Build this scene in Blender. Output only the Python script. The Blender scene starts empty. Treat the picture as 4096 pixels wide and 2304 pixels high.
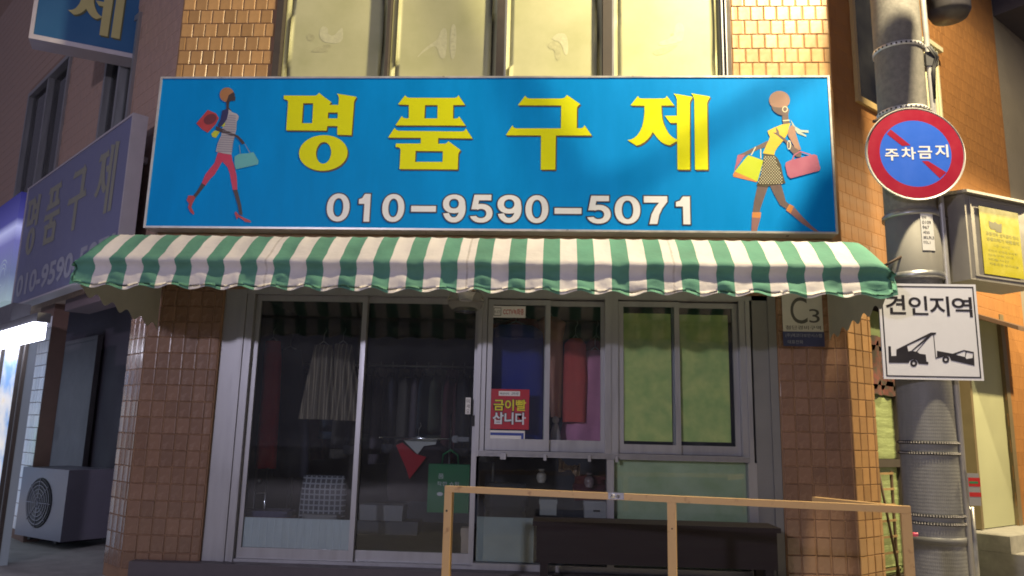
import bpy, bmesh, math, random
from mathutils import Vector, Matrix, noise
from mathutils.geometry import tessellate_polygon
random.seed(7)
S = bpy.context.scene
COL = S.collection
R = math.radians

# ------------------------------------------------------------------ camera
W, H, FPX = 4096, 2304, 3100.0
YAW, PITCH, ROLL = R(-3.24), R(10.75), R(1.355)
CAM = Vector((0.0, -6.5, 1.40))
cf = Vector((math.sin(YAW) * math.cos(PITCH), math.cos(YAW) * math.cos(PITCH), math.sin(PITCH)))
cr0 = Vector((math.cos(YAW), -math.sin(YAW), 0))
cu0 = cr0.cross(cf)
cr = cr0 * math.cos(ROLL) + cu0 * math.sin(ROLL)
cu = cu0 * math.cos(ROLL) - cr0 * math.sin(ROLL)
cam = bpy.data.cameras.new("camera")
cam.sensor_width = 36.0
cam.lens = 36.0 * FPX / W
cam.clip_start, cam.clip_end = 0.05, 400
camo = bpy.data.objects.new("camera", cam)
COL.objects.link(camo)
m = Matrix((cr, cu, -cf)).transposed().to_4x4()
m.translation = CAM
camo.matrix_world = m
S.camera = camo

# ------------------------------------------------------------------ world (night glow of the town)
wd = bpy.data.worlds.new("World")
S.world = wd
wd.use_nodes = True
bg = wd.node_tree.nodes["Background"]
bg.inputs[0].default_value = (0.76, 0.71, 1.0, 1)
bg.inputs[1].default_value = 0.13
S.view_settings.view_transform = 'Standard'
S.view_settings.look = 'None'
S.view_settings.exposure = 0.0
S.view_settings.gamma = 1.0
S.cycles.filter_width = 1.8
S.view_settings.use_curve_mapping = False

# street lamp that hangs from the utility pole (its housing is built further down)
LAMP = Vector((3.0, -2.25, 7.3))
ld = bpy.data.lights.new("street_lamp_light", 'SPOT')
ld.energy = 3000
ld.color = (1.0, 0.84, 0.52)
ld.spot_size = R(172)
ld.spot_blend = 0.25
ld.shadow_soft_size = 0.15
lo = bpy.data.objects.new("street_lamp_light", ld)
COL.objects.link(lo)
lo.location = LAMP
# second street lamp, across the street behind the camera
LAMP2 = Vector((-5.0, -12.0, 4.3))
l2 = bpy.data.lights.new("far_street_lamp_light", 'SPOT')
l2.energy = 2100
l2.color = (0.84, 0.79, 1.0)
l2.spot_size = R(172)
l2.spot_blend = 0.3
l2.shadow_soft_size = 0.25
l2o = bpy.data.objects.new("far_street_lamp_light", l2)
COL.objects.link(l2o)
l2o.location = LAMP2
l2o.rotation_euler = (R(35), 0, 0)
# third street lamp, down the side street on the right
LAMP3 = Vector((6.9, 0.15, 4.7))
l3 = bpy.data.lights.new("side_street_lamp_light", 'SPOT')
l3.energy = 1400
l3.color = (1.0, 0.80, 0.44)
l3.spot_size = R(172)
l3.spot_blend = 0.3
l3.shadow_soft_size = 0.08
l3o = bpy.data.objects.new("side_street_lamp_light", l3)
COL.objects.link(l3o)
l3o.location = LAMP3

# ------------------------------------------------------------------ helpers
def K(x, y):                       # reading of the photograph at 2576 px wide -> 4096
    return (x * 1.59006, y * 1.59006)
def crop(x0, y0, s):
    return lambda x, y: (x0 + x / s, y0 + y / s)
def raydir(p):
    return cf + cr * ((p[0] - W / 2) / FPX) - cu * ((p[1] - H / 2) / FPX)

class Fr:
    """a place in the world: origin, and a turn about z; local y points into the wall"""
    def __init__(s, o, a=0.0):
        s.o = Vector(o); s.a = a
        s.ex = Vector((math.cos(a), math.sin(a), 0)); s.ey = Vector((-math.sin(a), math.cos(a), 0))
    def sub(s, x, y, z, rot=0.0):
        return Fr(s.o + s.ex * x + s.ey * y + Vector((0, 0, z)), s.a + rot)
    def loc(s, P):
        d = Vector(P) - s.o
        return Vector((d.dot(s.ex), d.dot(s.ey), d.z))
    def px(s, p, off=0.0):         # where the sight line through p meets the plane local y = -off
        d = raydir(p)
        t = (-off - (CAM - s.o).dot(s.ey)) / d.dot(s.ey)
        q = s.loc(CAM + d * t)
        return q.x, q.z
    def rect(s, x0, y0, x1, y1, off=0.0):   # 2576 px box -> local x0,x1,z0,z1
        ym, xm = (y0 + y1) / 2, (x0 + x1) / 2
        return (s.px(K(x0, ym), off)[0], s.px(K(x1, ym), off)[0], s.px(K(xm, y1), off)[1], s.px(K(xm, y0), off)[1])

MATS = {}
def mat(name, col, rough=0.6, metal=0.0, var=0.0, scale=8.0, bump=0.0, bscale=40.0, rnd=0.0, emit=None, estr=0.0, spec=None, coat=0.0, stretch=None, trans=0.0):
    """principled surface with noise in colour and relief; rnd = per-object change of tone"""
    if name in MATS: return MATS[name]
    mt = bpy.data.materials.new(name); MATS[name] = mt
    mt.use_nodes = True
    nt = mt.node_tree; N = nt.nodes; L = nt.links
    b = N["Principled BSDF"]
    b.inputs["Base Color"].default_value = (*col, 1)
    b.inputs["Roughness"].default_value = rough
    b.inputs["Metallic"].default_value = metal
    if spec is not None: b.inputs["Specular IOR Level"].default_value = spec
    if coat: b.inputs["Coat Weight"].default_value = coat; b.inputs["Coat Roughness"].default_value = 0.12
    if emit: b.inputs["Emission Color"].default_value = (*emit, 1); b.inputs["Emission Strength"].default_value = estr
    if trans:
        tb = N.new("ShaderNodeBsdfTranslucent"); tb.inputs[0].default_value = (*col, 1)
        mx = N.new("ShaderNodeMixShader"); mx.inputs[0].default_value = trans
        L.new(b.outputs[0], mx.inputs[1]); L.new(tb.outputs[0], mx.inputs[2])
        L.new(mx.outputs[0], N["Material Output"].inputs[0])
    tc = N.new("ShaderNodeTexCoord")
    vec = tc.outputs["Object"]
    if stretch:
        mp = N.new("ShaderNodeMapping"); mp.inputs["Scale"].default_value = stretch
        L.new(vec, mp.inputs[0]); vec = mp.outputs[0]
    cur = None
    if var:
        n = N.new("ShaderNodeTexNoise"); n.inputs["Scale"].default_value = scale; n.inputs["Detail"].default_value = 6; n.inputs["Roughness"].default_value = 0.65
        L.new(vec, n.inputs["Vector"])
        mr = N.new("ShaderNodeMapRange"); mr.inputs[1].default_value = 0.25; mr.inputs[2].default_value = 0.75
        mr.inputs[3].default_value = 1 - var; mr.inputs[4].default_value = 1 + var
        L.new(n.outputs[0], mr.inputs[0])
        cur = mr.outputs[0]
        mr2 = N.new("ShaderNodeMapRange"); mr2.inputs[1].default_value = 0.25; mr2.inputs[2].default_value = 0.75
        mr2.inputs[3].default_value = max(0.03, rough - 0.12); mr2.inputs[4].default_value = min(1, rough + 0.12)
        L.new(n.outputs[0], mr2.inputs[0]); L.new(mr2.outputs[0], b.inputs["Roughness"])
    if rnd:
        oi = N.new("ShaderNodeObjectInfo")
        mr = N.new("ShaderNodeMapRange"); mr.inputs[3].default_value = 1 - rnd; mr.inputs[4].default_value = 1 + rnd
        L.new(oi.outputs["Random"], mr.inputs[0])
        if cur is None: cur = mr.outputs[0]
        else:
            mu = N.new("ShaderNodeMath"); mu.operation = 'MULTIPLY'; L.new(cur, mu.inputs[0]); L.new(mr.outputs[0], mu.inputs[1]); cur = mu.outputs[0]
    if cur is not None:
        mx = N.new("ShaderNodeVectorMath"); mx.operation = 'SCALE'; mx.inputs[0].default_value = col
        L.new(cur, mx.inputs["Scale"]); L.new(mx.outputs[0], b.inputs["Base Color"])
    if bump:
        n2 = N.new("ShaderNodeTexNoise"); n2.inputs["Scale"].default_value = bscale; n2.inputs["Detail"].default_value = 4
        L.new(vec, n2.inputs["Vector"])
        bp = N.new("ShaderNodeBump"); bp.inputs["Strength"].default_value = bump; bp.inputs["Distance"].default_value = 0.01
        L.new(n2.outputs[0], bp.inputs["Height"]); L.new(bp.outputs[0], b.inputs["Normal"])
    return mt

def two_tone(name, c1, c2, scale, rough=0.6, lo=0.35, hi=0.65, stretch=None, bump=0.0, kind='noise'):
    """mottled surface between two colours"""
    if name in MATS: return MATS[name]
    mt = mat(name, c1, rough, bump=bump, bscale=scale * 3)
    nt = mt.node_tree; N = nt.nodes; L = nt.links
    tc = N.new("ShaderNodeTexCoord"); vec = tc.outputs["Object"]
    if stretch:
        mp = N.new("ShaderNodeMapping"); mp.inputs["Scale"].default_value = stretch
        L.new(vec, mp.inputs[0]); vec = mp.outputs[0]
    n = N.new("ShaderNodeTexNoise"); n.inputs["Scale"].default_value = scale; n.inputs["Detail"].default_value = 8; n.inputs["Roughness"].default_value = 0.6
    L.new(vec, n.inputs["Vector"])
    cr_ = N.new("ShaderNodeValToRGB")
    cr_.color_ramp.elements[0].position = lo; cr_.color_ramp.elements[0].color = (*c1, 1)
    cr_.color_ramp.elements[1].position = hi; cr_.color_ramp.elements[1].color = (*c2, 1)
    L.new(n.outputs[0], cr_.inputs[0]); L.new(cr_.outputs[0], N["Principled BSDF"].inputs["Base Color"])
    return mt

def glass(name, tint=(0.9, 0.93, 0.93), dirt=0.02):
    """thin window glass: lets light straight through, mirrors by angle"""
    if name in MATS: return MATS[name]
    mt = bpy.data.materials.new(name); MATS[name] = mt
    mt.use_nodes = True
    nt = mt.node_tree; N = nt.nodes; L = nt.links
    N.remove(N["Principled BSDF"])
    tr = N.new("ShaderNodeBsdfTransparent"); tr.inputs[0].default_value = (*tint, 1)
    gl = N.new("ShaderNodeBsdfGlossy"); gl.inputs["Roughness"].default_value = 0.02
    fr = N.new("ShaderNodeFresnel"); fr.inputs[0].default_value = 1.5
    ml = N.new("ShaderNodeMath"); ml.operation = 'MULTIPLY'; ml.inputs[1].default_value = 1.1
    L.new(fr.outputs[0], ml.inputs[0])
    mx = N.new("ShaderNodeMixShader"); L.new(ml.outputs[0], mx.inputs[0]); L.new(tr.outputs[0], mx.inputs[1]); L.new(gl.outputs[0], mx.inputs[2])
    df = N.new("ShaderNodeBsdfDiffuse"); df.inputs[0].default_value = (0.5, 0.5, 0.48, 1)
    tc = N.new("ShaderNodeTexCoord"); n = N.new("ShaderNodeTexNoise"); n.inputs["Scale"].default_value = 3; n.inputs["Detail"].default_value = 6
    L.new(tc.outputs["Object"], n.inputs["Vector"])
    mr = N.new("ShaderNodeMapRange"); mr.inputs[1].default_value = 0.3; mr.inputs[2].default_value = 0.8; mr.inputs[3].default_value = dirt * 0.3; mr.inputs[4].default_value = dirt * 1.8
    L.new(n.outputs[0], mr.inputs[0])
    m2 = N.new("ShaderNodeMixShader"); L.new(mr.outputs[0], m2.inputs[0]); L.new(mx.outputs[0], m2.inputs[1]); L.new(df.outputs[0], m2.inputs[2])
    L.new(m2.outputs[0], N["Material Output"].inputs[0])
    return mt

def glow(name, col, strength):
    if name in MATS: return MATS[name]
    mt = bpy.data.materials.new(name); MATS[name] = mt
    mt.use_nodes = True
    N = mt.node_tree.nodes
    e = N.new("ShaderNodeEmission"); e.inputs[0].default_value = (*col, 1); e.inputs[1].default_value = strength
    mt.node_tree.links.new(e.outputs[0], N["Material Output"].inputs[0])
    return mt

class MB:
    def __init__(s): s.bm = bmesh.new()
    def _f(s, vs, mi=0):
        try:
            f = s.bm.faces.new(vs); f.material_index = mi; return f
        except ValueError: return None
    def box(s, x0, x1, y0, y1, z0, z1, mi=0):
        v = [s.bm.verts.new((x, y, z)) for x in (x0, x1) for y in (y0, y1) for z in (z0, z1)]
        for q in ((0, 1, 3, 2), (4, 6, 7, 5), (0, 4, 5, 1), (2, 3, 7, 6), (0, 2, 6, 4), (1, 5, 7, 3)): s._f([v[i] for i in q], mi)
        return s
    def rectframe(s, x0, x1, y0, y1, z0, z1, w, mi=0, wb=None, wt=None):
        wb = w if wb is None else wb; wt = w if wt is None else wt
        s.box(x0, x0 + w, y0, y1, z0, z1, mi); s.box(x1 - w, x1, y0, y1, z0, z1, mi)
        s.box(x0 + w, x1 - w, y0 + .001, y1 - .001, z0, z0 + wb, mi); s.box(x0 + w, x1 - w, y0 + .001, y1 - .001, z1 - wt, z1, mi)
        return s
    def tube(s, pts, r, n=10, mi=0, cap=True):
        pts = [Vector(p) for p in pts]; rings = []
        rs = r if isinstance(r, (list, tuple)) else [r] * len(pts)
        up = None
        for i, p in enumerate(pts):
            t = (pts[min(i + 1, len(pts) - 1)] - pts[max(i - 1, 0)]).normalized()
            a = t.cross(Vector((0, 0, 1)) if abs(t.z) < 0.95 else Vector((0, 1, 0))).normalized()
            if up is not None and a.dot(up) < 0: a = -a
            up = a; b = t.cross(a)
            rings.append([s.bm.verts.new(p + (a * math.cos(2 * math.pi * k / n) + b * math.sin(2 * math.pi * k / n)) * rs[i]) for k in range(n)])
        for i in range(len(rings) - 1):
            for k in range(n):
                f = s._f([rings[i][k], rings[i][(k + 1) % n], rings[i + 1][(k + 1) % n], rings[i + 1][k]], mi)
                if f: f.smooth = True
        if cap: s._f(rings[0][::-1], mi); s._f(rings[-1], mi)
        return s
    def lathe(s, prof, c=(0, 0, 0), n=24, axis='z', mi=0, a0=0.0, a1=2 * math.pi):
        c = Vector(c); rings = []
        full = abs(a1 - a0 - 2 * math.pi) < 1e-4
        nn = n if full else n + 1
        for r, h in prof:
            ring = []
            for k in range(nn):
                a = a0 + (a1 - a0) * k / n
                u, v = r * math.cos(a), r * math.sin(a)
                ring.append(s.bm.verts.new(c + (Vector((u, v, h)) if axis == 'z' else Vector((u, h, v)) if axis == 'y' else Vector((h, u, v)))))
            rings.append(ring)
        for i in range(len(rings) - 1):
            for k in range(n):
                f = s._f([rings[i][k], rings[i][(k + 1) % nn], rings[i + 1][(k + 1) % nn], rings[i + 1][k]], mi)
                if f: f.smooth = True
        return s
    def poly(s, loops, y=0.0, mi=0, thick=0.0):
        """flat figure in the local xz plane at depth y, facing -y; loops = outline + holes"""
        L3 = [[Vector((x, 0, z)) for x, z in lp] for lp in loops]
        flat = [(p.x, p.z) for lp in L3 for p in lp]
        tris = tessellate_polygon([[Vector((p.x, p.z, 0)) for p in lp] for lp in L3])
        vs = [s.bm.verts.new((x, y, z)) for x, z in flat]
        for t in tris:
            a, b, c = [flat[i] for i in t]
            ar = (b[0] - a[0]) * (c[1] - a[1]) - (b[1] - a[1]) * (c[0] - a[0])
            s._f([vs[i] for i in (t if ar > 0 else t[::-1])], mi)
        if thick:
            vb = [s.bm.verts.new((x, y + thick, z)) for x, z in flat]
            o = 0
            for lp in loops:
                n = len(lp)
                for i in range(n):
                    s._f([vs[o + i], vs[o + (i + 1) % n], vb[o + (i + 1) % n], vb[o + i]], mi)
                o += n
            for t in tris: s._f([vb[i] for i in t], mi)
        return s
    def grid(s, nu, nv, fn, mi=0, smooth=True, mif=None):
        g = [[s.bm.verts.new(fn(i / nu, j / nv)) for j in range(nv + 1)] for i in range(nu + 1)]
        for i in range(nu):
            for j in range(nv):
                f = s._f([g[i][j], g[i + 1][j], g[i + 1][j + 1], g[i][j + 1]], mif(i, j) if mif else mi)
                if f: f.smooth = smooth
        return s
    def mesh(s, me, fn=None, mi=0):
        """take over another mesh, moved by fn"""
        vs = [s.bm.verts.new(fn(v.co) if fn else v.co) for v in me.vertices]
        for p in me.polygons: s._f([vs[i] for i in p.vertices], mi)
        return s
    def done(s, name, mats, bevel=0.0):
        if bevel:
            bmesh.ops.bevel(s.bm, geom=[e for e in s.bm.edges if len(e.link_faces) == 2 and e.calc_face_angle(0) > 0.5], offset=bevel, segments=1, affect='EDGES', clamp_overlap=True)
        bmesh.ops.recalc_face_normals(s.bm, faces=[f for f in s.bm.faces if len([e for e in f.edges if len(e.link_faces) == 1]) == 0])
        me = bpy.data.meshes.new(name)
        s.bm.to_mesh(me); s.bm.free()
        for mm in (mats if isinstance(mats, (list, tuple)) else [mats]): me.materials.append(mm)
        return me
    def build(s, name, mats, parent=None, bevel=0.0, label=None):
        o = bpy.data.objects.new(name, s.done(name, mats, bevel))
        COL.objects.link(o)
        if parent is not None: o.parent = parent
        if label: o["label"] = label
        return o

def thing(name, label, cat, fr, group=None):
    o = bpy.data.objects.new(name, None)
    o.empty_display_size = 0.1
    COL.objects.link(o)
    o.location = fr.o; o.rotation_euler = (0, 0, fr.a)
    o["label"] = label; o["category"] = cat
    if group: o["group"] = group
    return o
def single(mb, name, mats, label, cat, fr, group=None, bevel=0.0):
    o = mb.build(name, mats, None, bevel)
    o.location = fr.o; o.rotation_euler = (0, 0, fr.a)
    o["label"] = label; o["category"] = cat
    if group: o["group"] = group
    return o
def struct(mb, name, mats, fr=None, kind="structure"):
    o = mb.build(name, mats)
    if fr: o.location = fr.o; o.rotation_euler = (0, 0, fr.a)
    o["kind"] = kind
    return o

def text_mesh(body, bold=0.0, space=1.0):
    c = bpy.data.curves.new("lettering", 'FONT'); c.body = body; c.offset = bold; c.resolution_u = 6; c.space_character = space
    o = bpy.data.objects.new("lettering", c); COL.objects.link(o)
    dg = bpy.context.evaluated_depsgraph_get(); dg.update()
    me = bpy.data.meshes.new_from_object(o.evaluated_get(dg))
    bpy.data.objects.remove(o); bpy.data.curves.remove(c)
    return me
def write(mb, body, x0, x1, z0, z1, y, mi=0, bold=0.0, grow=0.0, shear=(0, 0), ref=None, space=1.0):
    """lettering stretched to the box x0..x1, z0..z1 on the plane local y; returns nothing"""
    base = text_mesh(body, bold, space)
    me = text_mesh(body, bold + grow, space) if grow else base
    xs = [v.co.x for v in base.vertices]; ys = [v.co.y for v in base.vertices]
    ax, bx, ay, by = min(xs), max(xs), min(ys), max(ys)
    def f(co):
        u = (co.x - ax) / (bx - ax); v = (co.y - ay) / (by - ay)
        return Vector((x0 + u * (x1 - x0) + shear[0] * v, y, z0 + v * (z1 - z0) + shear[1] * u))
    mb.mesh(me, f, mi)
    bpy.data.meshes.remove(me)
    if grow: bpy.data.meshes.remove(base)

def ell(cx, cy, rx, ry, n=28, rot=0.0):
    return [(cx + rx * math.cos(a) * math.cos(rot) - ry * math.sin(a) * math.sin(rot), cy + rx * math.cos(a) * math.sin(rot) + ry * math.sin(a) * math.cos(rot)) for a in [2 * math.pi * k / n for k in range(n)]]

# ------------------------------------------------------------------ colours and surfaces
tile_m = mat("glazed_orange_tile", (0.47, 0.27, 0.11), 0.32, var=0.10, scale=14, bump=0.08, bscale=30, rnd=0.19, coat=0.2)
mortar_m = mat("tile_joint", (0.27, 0.16, 0.095), 0.9, var=0.2)
mauve_m = mat("mauve_tile", (0.52, 0.34, 0.26), 0.45, var=0.12, scale=9, rnd=0.1)
alu_m = mat("aluminium_frame", (0.36, 0.36, 0.37), 0.42, 0.55, var=0.10, scale=20, stretch=(1, 1, 0.1))
alud_m = mat("dark_bronze_frame", (0.06, 0.048, 0.04), 0.7, 0.0, var=0.2, scale=15)
white_m = mat("white_paint", (0.68, 0.69, 0.74), 0.45, var=0.05, scale=12)
glass_m = glass("window_glass")
dark_m = mat("dark_plaster", (0.05, 0.046, 0.055), 0.9, var=0.2)
black_m = mat("black_rubber", (0.015, 0.015, 0.017), 0.6, var=0.15)
chrome_m = mat("chrome", (0.7, 0.7, 0.72), 0.18, 1.0, var=0.05)
steel_m = mat("galvanised_steel", (0.42, 0.42, 0.42), 0.38, 0.8, var=0.15, scale=25)
conc_m = two_tone("concrete", (0.27, 0.26, 0.24), (0.36, 0.345, 0.315), 9, 0.85, bump=0.25)

FRONT = Fr((0, 0, 0))
LEFT = Fr((-3.53, 0, 0), R(-41.5))      # side street on the left; local x runs to the corner
RIGHT = Fr((2.41, 0, 0), R(41.3))       # side street on the right; local x runs away from the corner
GZ = 0.15                                # pavement level
TX, TZ = 0.115, 0.1365                   # tile pitch

def tile_mesh(name, w=TX - 0.0045, h=TZ - 0.0055, t=0.007, m_=None):
    mb = MB()
    # a glazed tile: slightly crowned face with two soft ribs
    prof = [(-0.5, 0.0), (-0.46, .8), (-0.40, 1.0), (-.13, .93), (0.13, .93), (0.40, 1.0), (0.46, .8), (0.5, 0.0)]
    top = []; bot = []
    for u, d in prof:
        top.append(mb.bm.verts.new((u * w, -t * d, h / 2 - (0.004 if 0 < abs(u) < .5 else 0)))); bot.append(mb.bm.verts.new((u * w, -t * d, -h / 2 + (0.004 if abs(u) < .5 else 0))))
    for i in range(len(prof) - 1): mb._f([top[i], bot[i], bot[i + 1], top[i + 1]])
    a = mb.bm.verts.new((-w / 2, 0, h / 2)), mb.bm.verts.new((w / 2, 0, h / 2)), mb.bm.verts.new((w / 2, 0, -h / 2)), mb.bm.verts.new((-w / 2, 0, -h / 2))
    mb._f(top + [a[1], a[0]]); mb._f(bot[::-1] + [a[3], a[2]])
    return mb.done(name, m_ or tile_m)
TILE = tile_mesh("tile")
TILE_SHADED = tile_mesh("tile", m_=mat("shaded_tile", (0.235, 0.135, 0.085), 0.24, var=0.12, scale=14, bump=0.06, bscale=30, rnd=0.12, coat=0.7))  # the same orange tile, darkened: the pillars' shade is put into its colour
TILE_HALF = tile_mesh("tile", w=TX / 2 - 0.007)
TILE_MAUVE = tile_mesh("tile", m_=mauve_m)

def lay(parent, x0, x1, z0, z1, y=0.0, me=TILE, bond=True, mask=None, jit=1.0):
    """courses of tiles, each tile a part of its own"""
    k = 0
    nrow = int(round((z1 - z0) / TZ)); pz = (z1 - z0) / nrow
    for r in range(nrow):
        z = z0 + (r + .5) * pz
        sh = 0.5 * TX if (bond and r % 2) else 0.0
        x = x0 - sh
        while x < x1 - 0.03:
            a, b = max(x, x0), min(x + TX, x1)
            if b - a > 0.03 and not (mask and not mask((a + b) / 2, z)):
                o = bpy.data.objects.new("tile", me)
                COL.objects.link(o); o.parent = parent
                o.location = ((a + b) / 2 + random.uniform(-.001, .001) * jit, y - random.uniform(0, .0025) * jit, z + random.uniform(-.0012, .0012) * jit)
                o.rotation_euler = (random.uniform(-.012, .012) * jit, random.uniform(-.006, .006) * jit, random.uniform(-.02, .02) * jit)
                o.scale = ((b - a) / TX * random.uniform(.975, 1.0), 1, pz / TZ)
                k += 1
            x += TX
    return k
def lay_mass(x0, x1, z0, z1, y=0.0, mask=None, w=TX, h=TZ):
    """tiles too many or too small to pick apart, in one mesh"""
    mb = MB()
    n = int((z1 - z0) / h)
    for r in range(n):
        z = z0 + r * h; x = x0 - (0.5 * w if r % 2 else 0)
        while x < x1:
            a, b = max(x, x0), min(x + w, x1)
            if b - a > .02 and not (mask and not mask((a + b) / 2, z + h / 2)):
                d = y - random.uniform(.0022, .0028)
                g = .002
                q = [mb.bm.verts.new(p) for p in ((a + g, y, z + g), (b - g, y, z + g), (b - g, y, z + h - g), (a + g, y, z + h - g), (a + g + .006, d, z + g + .006), (b - g - .006, d, z + g + .006), (b - g - .006, d, z + h - g - .006), (a + g + .006, d, z + h - g - .006))]
                mb._f([q[4], q[5], q[6], q[7]])
                for i in range(4): mb._f([q[i], q[(i + 1) % 4], q[4 + (i + 1) % 4], q[4 + i]])
            x += w
    return mb

# ------------------------------------------------------------------ ground
struct(MB().box(-60, 60, -60, 60, -0.3, 0.0), "road", mat("lane_concrete", (0.20, 0.19, 0.185), 0.8, var=0.25, scale=4, bump=0.4, bscale=120))
mb = MB()
mb.box(-9, 9, -3.4, 12, 0.004, GZ)
struct(mb, "pavement", two_tone("pavement_slabs", (0.22, 0.21, 0.20), (0.30, 0.285, 0.27), 5, 0.8, bump=0.2))
mb = MB(); mb.box(-9, 9, -3.56, -3.402, 0.004, GZ + 0.004); struct(mb, "kerb", conc_m)
struct(MB().box(-3.4, 2.3, -0.12, 3.4, GZ + .002, 0.33), "shop_floor", mat("floor_slab", (0.10, 0.085, 0.09), 0.6, var=0.2))

# ------------------------------------------------------------------ shop building: front wall with tiles and the upper window
B = thing("shop_building", "building front faced with glazed orange tiles above the blue sign", "building", FRONT)
mb = MB()
mb.box(-3.53, -2.62, 0, 0.25, 2.6, 8.0); mb.box(1.54, 2.41, 0, 0.25, 2.6, 8.0)
mb.box(-2.62, 1.54, 0, 0.25, 2.86, 4.30); mb.box(-2.62, 1.54, 0, 0.25, 6.3, 8.0)
mb.build("front_wall", mortar_m, B)
lay(B, -3.525, -2.635, 4.43, 5.522, 0)
lay(B, 1.55, 2.405, 4.43, 5.522, 0)
# the mass of tiles higher up, outside the picture
f = lay_mass(-3.525, -2.635, 5.53, 8.0); f.build("tile_facing", tile_m, B)["kind"] = "stuff"
f = lay_mass(1.55, 2.405, 5.53, 8.0); f.build("tile_facing", tile_m, B)["kind"] = "stuff"
# upper window: four frosted panes in deep dark frames
pane_m = two_tone("frosted_pane", (0.43, 0.43, 0.225), (0.53, 0.52, 0.30), 1.6, 0.5, bump=0.15)
mb = MB()
mb.rectframe(-2.62, 1.54, -0.02, 0.20, 4.30, 6.3, 0.06)
for x0, x1 in ((-1.575, -1.545), (-0.56, -0.492), (0.40, 0.482)): mb.box(x0, x1, -0.035, 0.19, 4.36, 6.24)
uw = mb.build("upper_window", alud_m, B, bevel=0.004)
for x in (1.462, 0.484, -0.49): MB().box(x, x + .018, -0.02, 0.10, 4.361, 6.239).build("window_trim", alu_m, uw)
MB().box(1.49, 1.50, -.045, 0.0, 4.361, 6.239).build("window_trim", alu_m, uw)
stick_m = mat("faded_sticker", (0.55, 0.54, 0.34), 0.35, var=0.15, scale=30)
stickd_m = mat("sticker_residue", (0.44, 0.43, 0.24), 0.6, var=0.2, scale=30)
for i, (x0, x1, yy) in enumerate(((-2.555, -1.58, 0.055), (-1.54, -0.565, 0.04), (-0.487, 0.397, 0.05), (0.489, 1.458, 0.035))):
    mb = MB()
    def fp(u, v, x0=x0, x1=x1, yy=yy):
        x = x0 + u * (x1 - x0); z = 4.34 + v * 1.92
        return (x, yy + 0.0008 * noise.noise((x * 2.0, z * 1.6, i * 3.1)) , z)
    mb.grid(20, 30, fp)
    mb.build("pane", pane_m, uw)
cA = crop(1024, 0, 2.5156); cB = crop(2048, 0, 2.5156)
def blob(pts, c, yy, mm):
    loops = [[FRONT.px(c(*p), -yy) for p in pts]]
    # rounded outline: two rounds of corner cutting
    lp = loops[0]
    for _ in range(2):
        q = []
        for a, b in zip(lp, lp[1:] + lp[:1]):
            q += [(a[0] * .75 + b[0] * .25, a[1] * .75 + b[1] * .25), (a[0] * .25 + b[0] * .75, a[1] * .25 + b[1] * .75)]
        lp = q
    MB().poly([lp], yy).build("sticker_trace", mm, uw)
blob([(640, 300), (680, 255), (730, 290), (720, 340), (780, 370), (860, 270), (880, 300), (870, 440), (680, 430), (640, 370)], cA, .0532, stick_m)
blob([(505, 350), (560, 335), (600, 370), (580, 415), (520, 410)], cA, .0532, stickd_m)
blob([(560, 500), (700, 440), (780, 460), (720, 500), (740, 520), (560, 530)], cA, .0528, stickd_m)
blob([(1850, 330), (1880, 280), (1925, 285), (1915, 590), (1850, 590), (1820, 440), (1690, 520), (1600, 600), (1700, 480), (1830, 400)], cA, .0382, stick_m)
blob([(1955, 250), (2020, 240), (2010, 590), (1950, 590)], cA, .0378, stick_m)
blob([(410, 370), (480, 325), (560, 350), (570, 540), (530, 560), (490, 420), (400, 400)], cB, .0482, stick_m)
blob([(355, 440), (440, 400), (500, 470), (490, 600), (440, 610), (430, 500), (370, 490)], cB, .0478, stickd_m)
blob([(1470, 420), (1620, 380), (1640, 250), (1690, 220), (1740, 270), (1720, 410), (1660, 430), (1490, 470)], cB, .0332, stick_m)
blob([(1590, 345), (1620, 325), (1640, 350), (1610, 365)], cB, .0328, stickd_m)
blob([(1410, 510), (1660, 440), (1670, 465), (1530, 550), (1430, 560)], cB, .0328, stickd_m)

# pillars beside the shopfront
P = thing("tiled_pillar", "left tiled pillar of the shop, shaded brown with one pale glossy side", "pillar", Fr((-3.53, 0, GZ)))
MB().box(0, 0.655, 0.0, 0.30, 0, 2.75).build("core", mortar_m, P)
lay(P, 0.004, 0.65, 0.10, 2.56, 0, bond=False, me=TILE_SHADED)
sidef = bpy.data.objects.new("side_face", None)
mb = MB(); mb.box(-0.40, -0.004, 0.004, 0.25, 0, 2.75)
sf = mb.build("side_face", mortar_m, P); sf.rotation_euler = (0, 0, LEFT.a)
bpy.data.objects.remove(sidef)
lay(sf, -0.40, -0.008, 0.10, 2.56, 0.004, bond=False, me=TILE_SHADED)
P = thing("tiled_pillar", "right tiled pillar behind the traffic signs, tiles darkened for shade, lamplit golden side coloured lighter", "pillar", Fr((1.845, 0, GZ)))
MB().box(0, 0.565, 0.0, 0.30, 0, 2.75).build("core", mortar_m, P)
lay(P, 0.005, 0.561, 0.10, 2.56, 0, bond=False, me=TILE_SHADED)
mb = MB(); mb.box(0.004, 0.40, 0.004, 0.25, 0, 2.75)
sf = mb.build("side_face", mortar_m, P); sf.location = (0.565, 0, 0); sf.rotation_euler = (0, 0, RIGHT.a)
lay(sf, 0.008, 0.40, 0.10, 2.56, 0.004, bond=False, me=TILE)  # side keeps the lighter wall tile, so part of its lamplight is colour

exec_parts = True
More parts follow.
